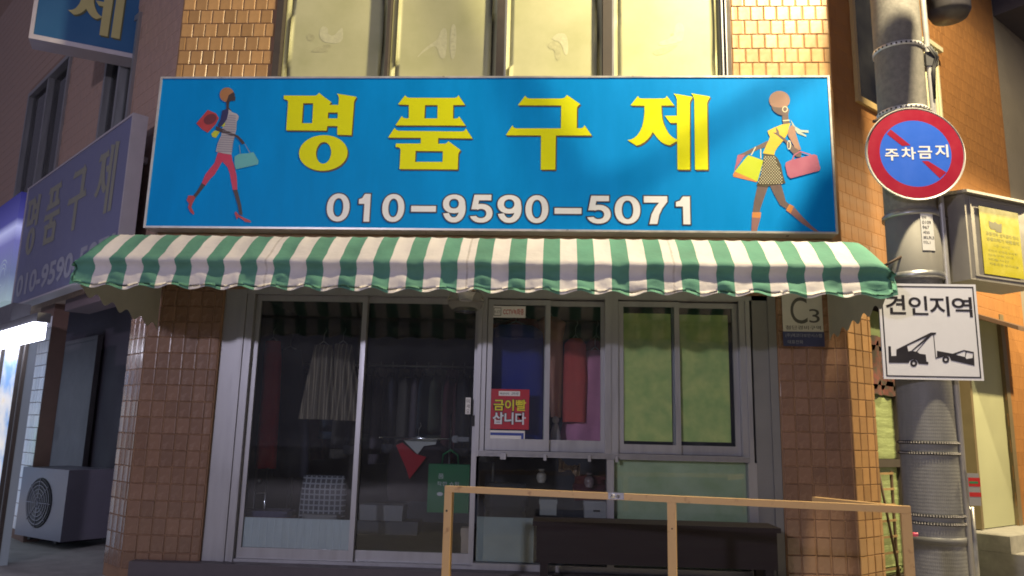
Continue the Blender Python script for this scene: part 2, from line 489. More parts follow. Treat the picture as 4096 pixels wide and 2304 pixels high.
# ------------------------------------------------------------------ main sign board
SG = Fr((-3.58, -0.15, 3.097))
sign = thing("shop_sign", "long blue signboard with big yellow lettering and a white phone number", "sign", SG)
SWD, SHT = 5.912, 1.408
alu_bright = mat("sign_edge_metal", (0.62, 0.60, 0.57), 0.35, 0.6, var=0.08)
mb = MB(); mb.rectframe(0, SWD, -0.012, 0.17, 0, SHT, 0.017); mb.box(0.018, SWD - 0.018, 0.02, 0.165, 0.018, SHT - .018)
mb.build("frame", alu_bright, sign, bevel=0.003)
blue_m = mat("blue_banner", (0.002, 0.215, 0.60), 0.5, var=0.11, scale=1.5, bump=0.03, bscale=3, spec=.06, stretch=(2.2, 1, .55))
MB().grid(60, 14, lambda u, v: (0.0175 + u * (SWD - .035), -0.002 + 0.0012 * math.sin(u * 41) * math.sin(v * 3.1), 0.0175 + v * (SHT - .035))).build("banner", blue_m, sign)
yel_m = mat("yellow_print", (0.58, 0.60, 0.002), 0.5, var=0.03, spec=.2)
brn_m = mat("brown_print", (0.075, 0.045, 0.02), 0.45, var=0.1)
SP = lambda c, off=0.006: (lambda pts: [SG.px(c(*p), off) for p in pts])
c3 = crop(1100, 340, 2.8622); c4 = crop(1950, 340, 2.7116)
GLY = [
 (c3, [[[(100,120),(465,122),(488,108),(505,90),(560,135),(645,195),(622,227),(725,228),(733,150),(722,115),(705,98),(935,135),(910,180),(905,200),(877,575),(712,570),(714,470),(598,470),(592,522),(127,518),(150,195),(146,180),(136,172),(100,160)], [(323,208),(437,208),(425,437),(308,437)], [(608,315),(718,315),(716,382),(604,382)]],
       [ell(553,778,279,204,40,-.05), ell(556,777,86,124,30,.08)]]),
 (c3, [[[(1490,118),(1510,140),(1540,146),(2055,148),(2085,140),(2100,118),(2175,228),(2040,230),(2038,383),(2070,385),(2095,378),(2108,360),(2182,465),(1378,462),(1452,355),(1470,375),(1500,382),(1530,382),(1532,228),(1408,222)], [(1718,230),(1862,230),(1858,382),(1710,382)]],
       [[(1370,490),(1385,512),(1415,524),(2140,532),(2170,525),(2185,498),(2260,612),(1868,608),(1866,672),(1950,672),(1970,662),(1985,643),(2125,745),(2102,778),(2098,800),(2092,967),(1425,962),(1437,745),(1430,722),(1412,712),(1380,710),(1385,670),(1668,670),(1670,605),(1295,602)], [(1610,755),(1922,757),(1918,880),(1603,880)]]]),
 (c4, [[[(410,115),(425,138),(455,146),(805,146),(840,136),(862,108),(1005,207),(975,235),(970,250),(968,468),(1010,470),(1040,460),(1052,437),(1130,547),(742,547),(735,918),(577,918),(580,547),(198,545),(270,438),(285,462),(310,470),(795,470),(800,222),(330,220)]]]),
 (c4, [[[(1630,120),(1645,140),(1670,146),(1910,146),(1935,138),(1945,118),(2025,222),(1885,222),(1888,300),(1897,370),(1915,430),(1938,480),(1965,525),(2000,560),(2030,580),(2055,590),(2055,608),(1975,655),(1920,640),(1880,615),(1845,580),(1815,540),(1792,510),(1765,555),(1740,586),(1705,618),(1660,645),(1615,658),(1518,598),(1560,590),(1590,575),(1625,545),(1655,500),(1678,445),(1694,380),(1702,300),(1702,225),(1550,222)]],
       [[(2018,92),(2225,128),(2200,172),(2194,195),(2196,918),(2060,918),(2055,410),(1980,410),(1922,333),(2055,333),(2055,160),(2042,122)]],
       [[(2208,90),(2415,125),(2388,175),(2382,195),(2392,918),(2250,918),(2243,160),(2230,118)]]]),
]
for c, shapes in GLY:
    mb = MB(); mb2 = MB()
    for sh in shapes:
        lp = [SP(c)(l) for l in sh]
        mb.poly(lp, -0.0066)
        mb2.poly([[(x + .0105, z - .0125) for x, z in l] for l in lp], -0.0056)
    o = mb.build("letter", yel_m, sign); mb2.build("drop_shadow", brn_m, o)
# phone number: white digits with a dark outline
wp_m = mat("white_print", (0.64, 0.65, 0.70), 0.4, var=0.03)
ink_m = mat("black_print", (0.022, 0.02, 0.028), 0.45, var=0.1)
c6 = crop(1260, 740, 1.6513)
NUM = "010-9590-5071"
NX = [(70,236),(278,372),(437,597),(632,802),(838,1000),(1020,1178),(1200,1368),(1386,1545),(1580,1762),(1795,1955),(1978,2150),(2168,2332),(2382,2480)]
def arc(cx, cy, rx, ry, a0, a1, n=26):
    return [(cx + rx * math.copysign(abs(math.cos(t_)) ** .92, math.cos(t_)), cy + ry * math.copysign(abs(math.sin(t_)) ** .92, math.sin(t_))) for t_ in [R(a0 + (a1 - a0) * k / n) for k in range(n + 1)]]
def offset(lp, g):
    n = len(lp); ar = sum(lp[i][0] * lp[(i + 1) % n][1] - lp[(i + 1) % n][0] * lp[i][1] for i in range(n)); out = []
    for i in range(n):
        P0, P1, P2 = Vector(lp[i - 1]), Vector(lp[i]), Vector(lp[(i + 1) % n])
        n1 = Vector(((P1 - P0).y, -(P1 - P0).x)).normalized(); n2 = Vector(((P2 - P1).y, -(P2 - P1).x)).normalized()
        if ar < 0: n1, n2 = -n1, -n2
        out.append(tuple(P1 + (n1 + n2) * (g / max(.5, 1 + n1.dot(n2)))))
    return out
DIG = {   # outlines in a unit box, heavy grotesque figures: list of shapes, each outline + holes
 '0': [[arc(.5, .5, .5, .5, 0, 350), arc(.5, .5, .225, .335, 0, 350)]],
 '9': [[arc(.49, .665, .49, .335, 0, 350), arc(.485, .67, .215, .175, 0, 350)], [arc(.5, .5, .5, .5, 22, -160) + arc(.49, .5, .235, .325, -152, 10)]],
 '5': [[[(.17, 1), (.93, 1), (.93, .80), (.385, .80), (.335, .565), (.315, .475), (.05, .475)]], [arc(.49, .335, .51, .335, 138, -162) + arc(.485, .325, .24, .165, -150, 128)]],
 '7': [[[(.02, 1), (.98, 1), (.98, .80), (.78, .58), (.64, .33), (.56, 0), (.24, 0), (.33, .34), (.47, .58), (.64, .77), (.02, .77)]]],
 '1': [[[(.02, .80), (.30, .85), (.48, .99), (.55, 1), (.98, 1), (.98, 0), (.50, 0), (.50, .64), (.02, .64)]]],
 '-': [[[(0, 0), (1, 0), (1, 1), (0, 1)]]],
}
for ch, (a, b) in zip(NUM, NX):
    t = (a - 70) / 2400
    zt, zb = 57 + 20 * t, 240 + 20 * t
    if ch == '-': zt, zb = 139 + 14 * (a - 632) / 948 , 176 + 14 * (a - 632) / 948
    p0 = SG.px(c6(a + 2, zb), .006); p1 = SG.px(c6(b - 2, zt), .006)
    mb = MB(); mb2 = MB()
    for k, sh in enumerate(DIG[ch]):
        lps = [[(p0[0] + u * (p1[0] - p0[0]), p0[1] + v * (p1[1] - p0[1])) for u, v in l] for l in sh]
        mb.poly(lps, -.0066 - .0002 * k)
        mb2.poly([offset(l, .0105 if i == 0 else -.0105) for i, l in enumerate(lps)], -.0056 - .0002 * k)
    o = mb.build("digit" if ch != '-' else "dash", wp_m, sign); mb2.build("outline", ink_m, o)
# the two printed women with bags
def pm(n, c): return mat("print_" + n, c, 0.42, var=0.04)
FM = [pm("auburn", (0.33,0.15,0.06)), pm("skin", (0.045,0.028,0.026)), pm("navy", (0.02,0.02,0.09)), pm("grey_lilac", (0.36,0.34,0.38)), pm("red", (0.36,0.035,0.04)), pm("dark_red", (0.13,0.02,0.03)),
      pm("lime", (0.42,0.46,0.02)), pm("crimson", (0.44,0.03,0.08)), pm("teal", (0.10,0.36,0.40)), pm("grey_line", (0.20,0.18,0.24))]
f1 = crop(540, 280, 2.1317)
FIG1 = [
 (4, [(620,340),(690,370),(715,410),(690,460),(620,535),(570,505),(522,455)]), (5, ell(640,420,58,42,20,-.5)),
 (6, [(650,545),(680,515),(725,525),(690,578),(660,570)]),
 (7, [(708,700),(822,716),(830,770),(850,830),(866,900),(870,960),(872,1022),(835,1026),(820,950),(808,880),(790,830),(745,780),(715,830),(680,890),(640,930),(600,985),(568,965),(600,890),(640,840),(680,790),(695,740)]),
 (1, [(568,963),(600,983),(540,1060),(500,1110),(470,1120),(490,1080),(530,1030)]), (1, [(835,1023),(872,1020),(890,1090),(905,1150),(918,1240),(890,1230),(875,1150)]),
 (4, [(455,1070),(500,1072),(515,1090),(490,1140),(480,1170),(505,1220),(500,1235),(470,1210),(452,1170),(462,1140),(440,1110)]),
 (4, [(860,1205),(885,1235),(930,1260),(985,1285),(990,1300),(940,1295),(910,1270),(880,1255),(868,1275),(850,1220)]),
 (1, [(778,272),(805,270),(800,320),(825,350),(775,350),(780,315)]),
 (3, [(800,335),(830,360),(870,375),(885,395),(880,420),(868,440),(865,500),(850,570),(835,620),(828,680),(823,722),(760,712),(690,697),(705,625),(735,560),(745,500),(790,400)]),
 (6, [(725,460),(770,448),(765,485),(730,480)]),
 (2, [(745,345),(790,330),(798,360),(785,420),(750,470),(715,495),(705,470),(730,420)]),
 (1, [(690,478),(720,490),(880,560),(890,570),(920,600),(938,625),(915,635),(880,590),(860,572),(740,535),(690,510)]),
 (0, ell(785,212,62,62,26)), (1, [(800,215),(840,190),(852,205),(850,225),(858,232),(853,265),(825,262),(800,275),(778,278),(792,240)]),
 (8, [(850,740),(890,715),(960,712),(1010,700),(1055,775),(1050,805),(860,848),(848,800)]), (9, [(888,640),(893,640),(902,712),(897,712)]), (9, [(935,632),(940,632),(985,705),(978,706)]),
]
f2 = crop(2880, 280, 2.1315)
FM2 = [pm("rose_brown", (0.30,0.17,0.125)), pm("skin_shade", (0.12,0.085,0.085)), pm("yellow_top", (0.55,0.40,0.04)), pm("dark_skirt", (0.06,0.05,0.03)), pm("orange_sock", (0.50,0.20,0.06)), pm("boot", (0.23,0.12,0.12)),
       pm("green_bag", (0.42,0.50,0.02)), pm("pink_bag", (0.34,0.10,0.17)), pm("cream_line", (0.60,0.56,0.40)), pm("scarf", (0.35,0.42,0.38))]
FIG2 = [
 (9, [(600,420),(640,480),(690,510),(755,515),(755,535),(690,530),(735,555),(735,570),(660,540),(620,480)]),
 (1, [(410,600),(330,640),(200,705),(150,725),(190,748),(240,720),(330,675),(400,655)]),
 (7, [(150,725),(215,720),(170,790),(130,850),(120,870),(135,800)]), (4, [(125,865),(320,948),(310,956),(115,910),(110,890)]),
 (6, [(240,725),(370,770),(320,950),(125,865)]), (8, [(300,655),(308,658),(270,728),(262,724)]), (8, [(343,672),(350,672),(352,755),(344,753)]),
 (1, [(320,985),(412,990),(380,1080),(345,1180),(338,1212),(278,1214),(290,1120)]), (1, [(425,985),(520,975),(545,1060),(560,1120),(592,1148),(570,1187),(510,1150),(460,1060)]),
 (4, [(275,1213),(350,1213),(345,1262),(272,1258)]), (4, [(592,1143),(632,1165),(602,1225),(562,1195)]),
 (5, [(272,1258),(345,1262),(322,1340),(310,1398),(265,1398)]), (5, [(602,1225),(634,1172),(700,1250),(780,1330),(855,1390),(800,1375),(700,1310)]),
 (3, [(372,720),(462,722),(495,760),(520,810),(535,890),(558,965),(430,985),(400,1000),(310,985),(350,880),(365,790)]),
 (1, [(530,380),(580,380),(585,430),(600,460),(540,465),(530,430)]),
 (2, [(405,520),(465,490),(530,465),(600,455),(585,500),(575,545),(540,600),(490,660),(470,690),(462,725),(365,712),(390,650),(415,600),(425,570),(412,545)]),
 (0, [(605,470),(635,485),(650,560),(670,620),(690,680),(650,690),(625,640),(580,560),(578,520)]),
 (1, [(475,485),(500,520),(505,550),(560,590),(640,665),(695,700),(690,745),(650,740),(600,690),(560,620),(490,560),(450,535),(480,535)]),
 (1, [(440,318),(560,300),(590,340),(580,385),(525,388),(495,380),(460,355),(445,335)]), (0, ell(506,258,89,78,30)), (1, [(440,312),(500,322),(560,318),(575,360),(525,385),(495,380),(460,355),(445,335)]),
 (7, [(560,790),(600,770),(800,720),(825,730),(855,840),(845,860),(600,925),(575,900),(555,815)]),
 (8, [(535,430),(590,425),(592,434),(536,439)]),
]
def figure(c, parts, mats, extra=None):
    mb = MB(); y = -.0046
    for i, (mi, pts) in enumerate(parts):
        mb.poly([[SG.px(c(*p), .005) for p in pts]], y - .00022 * i, mi)
    if extra: extra(mb, y - .00022 * len(parts))
    return mb.build("printed_figure", mats, sign)
def ex1(mb, y):
    for k in range(17):      # grey stripes of the knitted top
        zz = 385 + k * 19
        a = 796 - (zz - 400) * .47 if zz < 500 else 750 - (zz - 500) * .17 if zz < 560 else 742 - (zz - 560) * .5 if zz < 625 else 704
        mb.poly([[SG.px(f1(*p), .005) for p in ((a, zz), (862 - max(0, zz - 480) * .14, zz + 6), (862 - max(0, zz - 480) * .14, zz + 11), (a, zz + 5))]], -.0062 if 0 else y, 9)
def ex2(mb, y):
    mb.poly([[SG.px(f2(*p), .005) for p in ell(553,336,24,26,20)], [SG.px(f2(*p), .005) for p in ell(553,336,17,19,20)]], y, 8)
    mb.poly([[SG.px(f2(*p), .005) for p in ell(588,640,17,40,20)], [SG.px(f2(*p), .005) for p in ell(586,640,10,32,20)]], y, 8)
    mb.poly([[SG.px(f2(*p), .005) for p in ((610,770),(625,725),(680,690),(780,722),(770,730),(682,702),(634,732),(622,768))]], y, 7)
    def inside(x, z):
        zz = max(0.0, (z - 720) / 270)
        return 372 - 62 * zz + 10 < x < 462 + 92 * zz ** .8 - 8 and 730 < z < 975
    for i in range(-4, 22):
        for j in range(-14, 14):
            x = 330 + (i - j) * 11.5; z = 730 + (i + j) * 12.5
            if inside(x, z): mb.poly([[SG.px(f2(*p), .005) for p in ell(x, z, 5.2, 5.2, 6)]], y, 8)
figure(f1, FIG1, FM, ex1)
figure(f2, FIG2, FM2, ex2)

# ------------------------------------------------------------------ striped awning
AW = Fr((-3.46, 0.0, 2.3))
aw = thing("awning", "green and white striped shop awning with scalloped edge under the blue sign", "awning", AW)
green_m = mat("green_canvas", (0.095, 0.255, 0.19), 0.85, var=0.22, scale=3, bump=0.4, bscale=25, trans=0.12)
cream_m = mat("cream_canvas", (0.66, 0.62, 0.62), 0.85, var=0.14, scale=2.5, bump=0.4, bscale=25, trans=0.15)
AX0, AX1 = -3.46, 2.30
HS = 0.2383 / 2
edges = [AX0] + [-3.304 + HS * k for k in range(46)] + [AX1]
PROF = [(-.02, 2.95), (-.3, 2.925), (-.6, 2.895), (-.85, 2.852), (-.95, 2.83), (-1.02, 2.785), (-1.08, 2.738), (-1.13, 2.69), (-1.17, 2.648), (-1.215, 2.612), (-1.255, 2.575), (-1.250, 2.552), (-1.235, 2.530), (-1.230, 2.505), (-1.233, 2.48), (-1.238, 2.455), (-1.243, 2.43), (-1.248, 2.41), (-1.252, 2.39), (-1.256, 2.372)]
mb = MB()
rows = []
SUBD = 8
SEAM = (11, 23, 35)
xs = []; smat = []
for i in range(len(edges) - 1):
    for k in range(SUBD):
        xs.append(edges[i] + (edges[i + 1] - edges[i]) * k / SUBD); smat.append((i, k / SUBD))
xs.append(edges[-1]); smat.append((len(edges) - 2, 1.0))
for x, (si, t) in zip(xs, smat):
    col = []
    green = si % 2 == 0
    loose = math.sin(math.pi * t) if green else 0.25 * math.sin(math.pi * t)
    er = max(0, (x - (AX1 - .15)) / .15, ((AX0 + .10) - x) / .10)
    esc = math.sqrt(max(0.0, 1 - min(1, er) ** 2))
    seed = si * 3.7
    for j, (y, z) in enumerate(PROF):
        if z > 2.52: z = 2.52 + (z - 2.52) * (0.04 + .96 * esc)
        if j >= 7:
            d = (j - 7) / 12
            # slack cloth: ripples that run across each stripe and pinch at the seams
            rip = math.sin(z * 46 + seed + 1.2 * noise.noise((x * 2, z * 4, seed)))
            y += -0.018 * loose * rip * (1.0 if j < 17 else .4) * (0.4 + d) * (0.6 + .8 * abs(noise.noise((si * 1.7, 2.2, 0))))
            y += 0.012 * noise.noise((x * 5, z * 11, 3.3)) + 0.008 * noise.noise((x * 15, z * 26, 1.1)) * d + .003 * noise.noise((x * 31, z * 40, 4.1)) * d * (1 if j < 17 else .3)
            if 11 <= j <= 14: y += (.010, .020, .016, .008)[j - 11] * (1.0 if green else .65)
            z += 0.004 * noise.noise((x * 9, z * 3, 7.7))
        else:
            z += 0.006 * noise.noise((x * 1.5, y * 5, 0.5)) - (0.006 * math.sin(math.pi * t) if j > 1 else 0)
        if j >= 14:
            sc = -0.014 * math.cos(2 * math.pi * (x + 3.304 - 0.01) / .2383) + 0.012 * noise.noise((x * 3.1, 5, 5))
            z += sc * (j - 13) / 6
            y += (0.004 * math.sin(2 * math.pi * (x + 3.3) / .2383 + .8) + .008 * noise.noise((x * 4, 9, 2))) * (j - 13) / 6
        col.append(mb.bm.verts.new((x - AX0, y, z - 2.3)))
    rows.append(col)
for i in range(len(rows) - 1):
    for j in range(len(PROF) - 1):
        f = mb._f([rows[i][j], rows[i + 1][j], rows[i + 1][j + 1], rows[i][j + 1]], 0 if smat[i][0] % 2 == 0 else (2 if (smat[i][0] in SEAM and i % SUBD == 4) else 1))
        if f: f.smooth = True
mb.build("canopy", [green_m, cream_m, mat('stitched_seam', (.46, .42, .41), .85, var=.3, scale=30, bump=.5, bscale=80)], aw)
flap_m = mat("flap_canvas", (0.42, 0.41, 0.36), 0.8, var=0.10, scale=4, bump=0.12)
for xe, nm in ((AX0 + .03, "left"), (AX1 - .035, "right")):
    mb = MB()
    def ff(u, v, xe=xe):
        y = -1.17 + u * 1.15
        zt = 2.50 + .42 * min(1, u * 1.6) ** .8
        zb = 2.36 + 0.026 * math.sin(u * 2 * math.pi * 5.5 + 1) - .12 * u
        z = zt + (zb - zt) * v
        return (xe - AX0 + .012 * noise.noise((y * 3, .4, xe)), y, z - 2.3)
    mb.grid(66, 5, ff, smooth=False)
    mb.build("side_flap", flap_m, aw)
mb = MB()
mb.tube([(.06, -1.12, 2.545 - 2.3), (AX1 - AX0 - .06, -1.12, 2.545 - 2.3)], .018, 10)
mb.build("front_bar", steel_m, aw)
for x in (.12, 1.45, 2.9, 4.3, 5.6): MB().tube([(x, -.02, .58), (x, -.9, .50), (x, -1.12, .25)], .013, 8).build("support_arm", steel_m, aw)

# ------------------------------------------------------------------ shopfront
SF = Fr((-2.88, 0.05, 0.33))
sf_ = thing("shopfront", "grey aluminium shopfront with sliding glass doors and windows below the awning", "shopfront", SF)
def box_px(mb, x0, y0, x1, y1, off, d0, d1, mi=0):
    a, b, c, d = SF.rect(x0, y0, x1, y1, off)
    mb.box(a, b, d0, d1, c, d, mi); return a, b, c, d
ZT = 2.56 - .33
mb = MB()
mb.box(0.002, .14, -.02, .10, 0, ZT + .3)                            # left jamb board
mb.box(.142, .20, -.035, .10, 0, ZT + .3); mb.box(.202, .245, -.02, .10, 0, ZT + .3); mb.box(.247, .27, -.03, .10, 0, ZT)
mb.box(.20, 4.72, -.03, .12, ZT, ZT + .09); mb.box(.20, 4.72, -.018, .12, ZT + .091, ZT + .4)       # header
mb.box(.272, 2.24, -.015, .12, 0, .022)                              # threshold
a = 2.235
mb.box(2.24, 4.49, -.02, .10, 0.0, .05)
# window frame: outer members and the ribbed sill
xw0, xw1 = SF.px(K(1200, 950))[0], SF.px(K(1888, 950))[0]
zs = SF.px(K(1545, 1141))[1]; zl = SF.px(K(1545, 1156))[1]
mb.box(xw0, xw0 + .035, -.04, .10, zl, ZT); mb.box(xw0 + .036, xw0 + .075, -.025, .10, zs, ZT)
mb.box(xw1 - .035, xw1, -.04, .10, zl, ZT); mb.box(xw1 - .085, xw1 - .036, -.025, .10, zs, ZT)
xm0, xm1 = SF.px(K(1521, 950))[0], SF.px(K(1555, 950))[0]
mb.box(xm0, xm0 + .05, -.042, .10, zs, ZT); mb.box(xm0 + .051, xm1, -.03, .10, zs, ZT)
for k in range(4): mb.box(xw0, xw1, -.05 + .006 * k, .10, zs - (k + 1) * (zs - zl) / 4 + .003, zs - k * (zs - zl) / 4)
mb.box(xw0 + .076, xw1 - .086, -.02, .10, SF.px(K(1545, 755))[1], ZT)
# lower glazing bars
xl = SF.px(K(1535, 1280))[0]
mb.box(xl - .028, xl + .028, -.03, .10, .05, zl)
mb.box(xw1 - .05, xw1 + .02, -.03, .10, .0, zl)
mb.build("frame", alu_m, sf_, bevel=0.003)
mb = MB()
xr0, xr1 = SF.px(K(1890, 1050))[0], SF.px(K(1925, 1050))[0]
mb.box(xw1 + .021, xr1 + .04, -.03, .10, 0, ZT + .3); mb.box(xr1 + .041, 4.722, -.045, .10, 0, ZT + .3)
mb.build("right_jamb", mat("grey_board", (0.20, 0.20, 0.20), 0.55, .2, var=0.1, scale=3), sf_, bevel=0.004)
# sill clips
mb = MB()
for x in (1263, 1270, 1371, 1482, 1550):
    q = SF.px(K(x, 1150))[0]; mb.box(q - .012, q + .012, -.062, -.045, zl - .02, zs - .02)
mb.build("sill_clip", alu_m, sf_, bevel=0.002)["kind"] = "stuff"
# two sliding doors
for k, (x0, x1, yy) in enumerate(((.272, 1.255, .02), (1.215, 2.24, .055))):
    z1 = ZT - .002
    mb = MB().rectframe(x0, x1, yy, yy + .035, .024, z1, .042, wb=.085, wt=.05)
    d = mb.build("door", alu_m, sf_, bevel=0.003)
    MB().box(x0 + .04, x1 - .04, yy + .015, yy + .02, .10, z1 - .05).build("pane", glass_m, d)
    if k == 0:
        a, b, c, e = SF.rect(566, 1305, 866, 1388, 0)
        mb = MB(); mb.box(x0 + .044, x1 - .044, yy + .022, yy + .03, .11, e)
        for q in range(14): mb.box(x0 + .05 + q * .0625, x0 + .056 + q * .0625, yy + .02, yy + .0225, .112, e - .002)
        mb.build("kick_panel", mat("pale_panel", (0.52, 0.58, 0.62), 0.6, var=0.12, scale=10, stretch=(3, 1, .3)), d)
    else:
        q = SF.px(K(1188, 1058))
        MB().box(q[0] - .012, q[0] + .012, yy - .012, yy + .005, q[1] - .045, q[1] + .045).build("door_lock", black_m, d, bevel=.003)
# window sashes
green_film = two_tone("green_marbled_film", (0.78, 0.85, 0.29), (0.50, 0.68, 0.22), 8.0, 0.35, .34, .66)
wz0, wz1 = SF.px(K(1450, 1113))[1], SF.px(K(1450, 768))[1]
for k, (a, b, yy) in enumerate(((1224, 1383, 0.0), (1368, 1524, .035), (1556, 1711, 0.0), (1693, 1850, .035))):
    x0, x1 = SF.px(K(a, 950))[0], SF.px(K(b, 950))[0]
    if k == 3: x1 = xw1 - .087
    mb = MB().rectframe(x0, x1, yy - .005, yy + .025, zs + .004, wz1 + .04, .042, wb=.095 if k < 2 else .075, wt=.045)
    sash = mb.build("window_sash", alu_m, sf_, bevel=0.003)
    MB().box(x0 + .04, x1 - .04, yy + .007, yy + .011, zs + .06, wz1).build("pane", glass_m, sash)
    if k >= 2:
        fa = SF.rect(*((1557, 788, 1690, 1110) if k == 2 else (1712, 790, 1838, 1112)), 0)
        MB().box(fa[0], fa[1] , yy + .0135, yy + .0155, fa[2], fa[3]).build("green_film", green_film, sash)
# lower panes
lower_film = two_tone("dull_green_film", (0.40, 0.52, 0.30), (0.58, 0.68, 0.48), 5, 0.35, .3, .7)
x0, x1 = xw0 + .03, xl - .026
lp = MB().box(x0, x1, .04, .045, .05, zl + .002).build("lower_pane", glass_m, sf_)
x2 = xl + .026
lp2 = MB().box(x2, xw1 - .05, .04, .045, .05, zl + .002).build("lower_pane", glass_m, sf_)
MB().box(x2 + .002, xw1 - .052, .0475, .0495, .052, zl).build("green_film", lower_film, lp2)
a, b, c, e = SF.rect(1200, 1303, 1342, 1398, 0)
MB().box(x0 + .002, b, .0475, .055, .055, e).build("pale_board", mat("pale_board", (0.30, 0.36, 0.36), 0.6, var=0.12, scale=5), lp)

# dome light below the awning
fr = Fr((SF.o.x + SF.px(K(1172, 748), 0.40)[0], -0.35, SF.o.z + SF.px(K(1172, 740), 0.40)[1]))
dl = thing("dome_light", "clear glass dome lamp, unlit, hanging below the striped awning over the door", "lamp", fr)
MB().lathe([(.0, .06), (.075, .06), (.08, .04), (.06, .0), (.05, -.05), (.0, -.055)], n=24).build("lamp_base", white_m, dl)
dome_g = bpy.data.materials.new("dome_glass"); dome_g.use_nodes = True
dome_g.node_tree.nodes["Principled BSDF"].inputs["Transmission Weight"].default_value = .93
dome_g.node_tree.nodes["Principled BSDF"].inputs["Roughness"].default_value = .06
dome_g.node_tree.nodes["Principled BSDF"].inputs["IOR"].default_value = 1.08
dome_g.node_tree.nodes["Principled BSDF"].inputs["Base Color"].default_value = (.85, .83, .78, 1)
MB().lathe([(.09, .04), (.135, .0), (.15, -.05), (.135, -.105), (.085, -.145), (.001, -.16)], n=32).build("glass_dome", dome_g, dl)
MB().tube([(0, 0, .06), (0, .05, .22), (0, .38, .24)], .012, 8).build("stem", steel_m, dl)

# ------------------------------------------------------------------ stickers, poster and plates
def plate(name, label, cat, x0, y0, x1, y1, fr, off, m_, thick=.003, bevel=0):
    a, b, c, e = fr.rect(x0, y0, x1, y1, off)
    f = fr.sub(a, -off, c)
    t = thing(name, label, cat, f)
    MB().box(0, b - a, 0, thick, 0, e - c).build("sheet", m_, t, bevel=bevel)
    return t, f, b - a, e - c
red_m = mat("red_paper", (0.40, 0.012, 0.03), 0.5, var=0.06)
redt_m = mat("red_print", (0.45, 0.02, 0.02), 0.5)
paper_m = mat("white_paper", (0.72, 0.71, 0.70), 0.6, var=0.05)
yp_m = mat("yellow_lettering", (0.70, 0.62, 0.02), 0.5)
SFW = Fr((0, 0.048, 0))
t, f, w, h = plate("cctv_sticker", "white sticker with red lettering in the top corner of the clothes window", "sticker", 1237, 770, 1322, 799, SFW, .0, paper_m)
mb = MB(); write(mb, "CCTV녹화중", w * .34, w * .95, h * .25, h * .78, -.0008, bold=.012); mb.build("lettering", redt_m, t)
mb = MB(); mb.rectframe(w * .06, w * .28, -.0012, -.0004, h * .15, h * .85, .004); write(mb, "K-CT", w * .09, w * .25, h * .38, h * .6, -.0008); mb.build("logo", ink_m, t)
t, f, w, h = plate("gold_tooth_poster", "red poster with yellow and white lettering low in the clothes window", "poster", 1232, 979, 1331, 1080, SFW, .0, red_m)
mb = MB(); mb.box(w * .22, w * .76, -.0012, -.0004, h * .83, h * .95); mb.build("name_strip", paper_m, t)
mb = MB(); write(mb, "백년이지", w * .25, w * .48, h * .855, h * .915, -.0018, 0, .01); write(mb, "고려사랑", w * .54, w * .73, h * .855, h * .925, -.0018, 0, .01); mb.build("small_lettering", ink_m, t)
mb = MB(); mb2 = MB()
write(mb, "금이빨", w * .10, w * .92, h * .46, h * .74, -.002, bold=.022); write(mb2, "금이빨", w * .10, w * .92, h * .46, h * .74, -.0012, bold=.022, grow=.05)
mb.build("yellow_lettering", yp_m, t)
mb = MB(); write(mb, "삽니다", w * .08, w * .92, h * .12, h * .42, -.002, bold=.03); write(mb2, "삽니다", w * .08, w * .92, h * .12, h * .42, -.0011, bold=.03, grow=.05)
mb.build("white_lettering", wp_m, t); mb2.build("outline", ink_m, t)
t, f, w, h = plate("notice_sheet", "white notice with a blue border below the red poster", "notice", 1230, 1083, 1320, 1108, SFW, .0, paper_m)
bl_m = mat("blue_print", (0.03, 0.06, 0.30), 0.5)
mb = MB(); mb.box(w * .04, w * .97, -.0012, -.0004, h * .5, h * .78); mb.box(w * .9, w * .97, -.0012, -.0004, 0, h * .5); mb.build("border", bl_m, t)
t, f, w, h = plate("door_label", "small white label stuck beside the lock on the sliding door", "label", 1171, 1000, 1184, 1042, SFW, .0, paper_m)
mb = MB()
for k, ch in enumerate("미세요"): write(mb, ch, w * .2, w * .8, h * (.66 - .3 * k), h * (.90 - .3 * k), -.0008)
mb.build("lettering", ink_m, t)
# security plate on the right pillar
PW = Fr((0, -.014, 0))
t, f, w, h = plate("security_plate", "pale security plate with a blue strip on the right pillar under the awning", "plate", 1969, 735, 2070, 868, PW, .01, mat("plate_paint", (0.62, 0.61, 0.57), .45, var=.06), .008, .002)
mb = MB(); write(mb, "C", w * .20, w * .62, h * .40, h * .90, -.0015); write(mb, "3", w * .66, w * .92, h * .42, h * .68, -.0015); mb.build("big_letters", mat("grey_letter", (.10, .095, .09), .4), t)
mb = MB(); write(mb, "첨단경비구역", w * .06, w * .94, h * .29, h * .365, -.0015, bold=.01); mb.build("lettering", mat("dark_letter", (.12, .11, .11), .5), t)
MB().box(-.004, w + .004, -.0025, -.0005, -.01, h * .25).build("blue_strip", mat("navy_plate", (.05, .06, .16), .4, var=.1), t)
mb = MB(); write(mb, "(주)에코다보안시스템", w * .05, w * .95, h * .135, h * .215, -.0035); write(mb, "대표전화", w * .10, w * .48, h * .02, h * .09, -.0035); mb.build("strip_lettering", mat("pale_letter", (.40, .42, .50), .5), t)

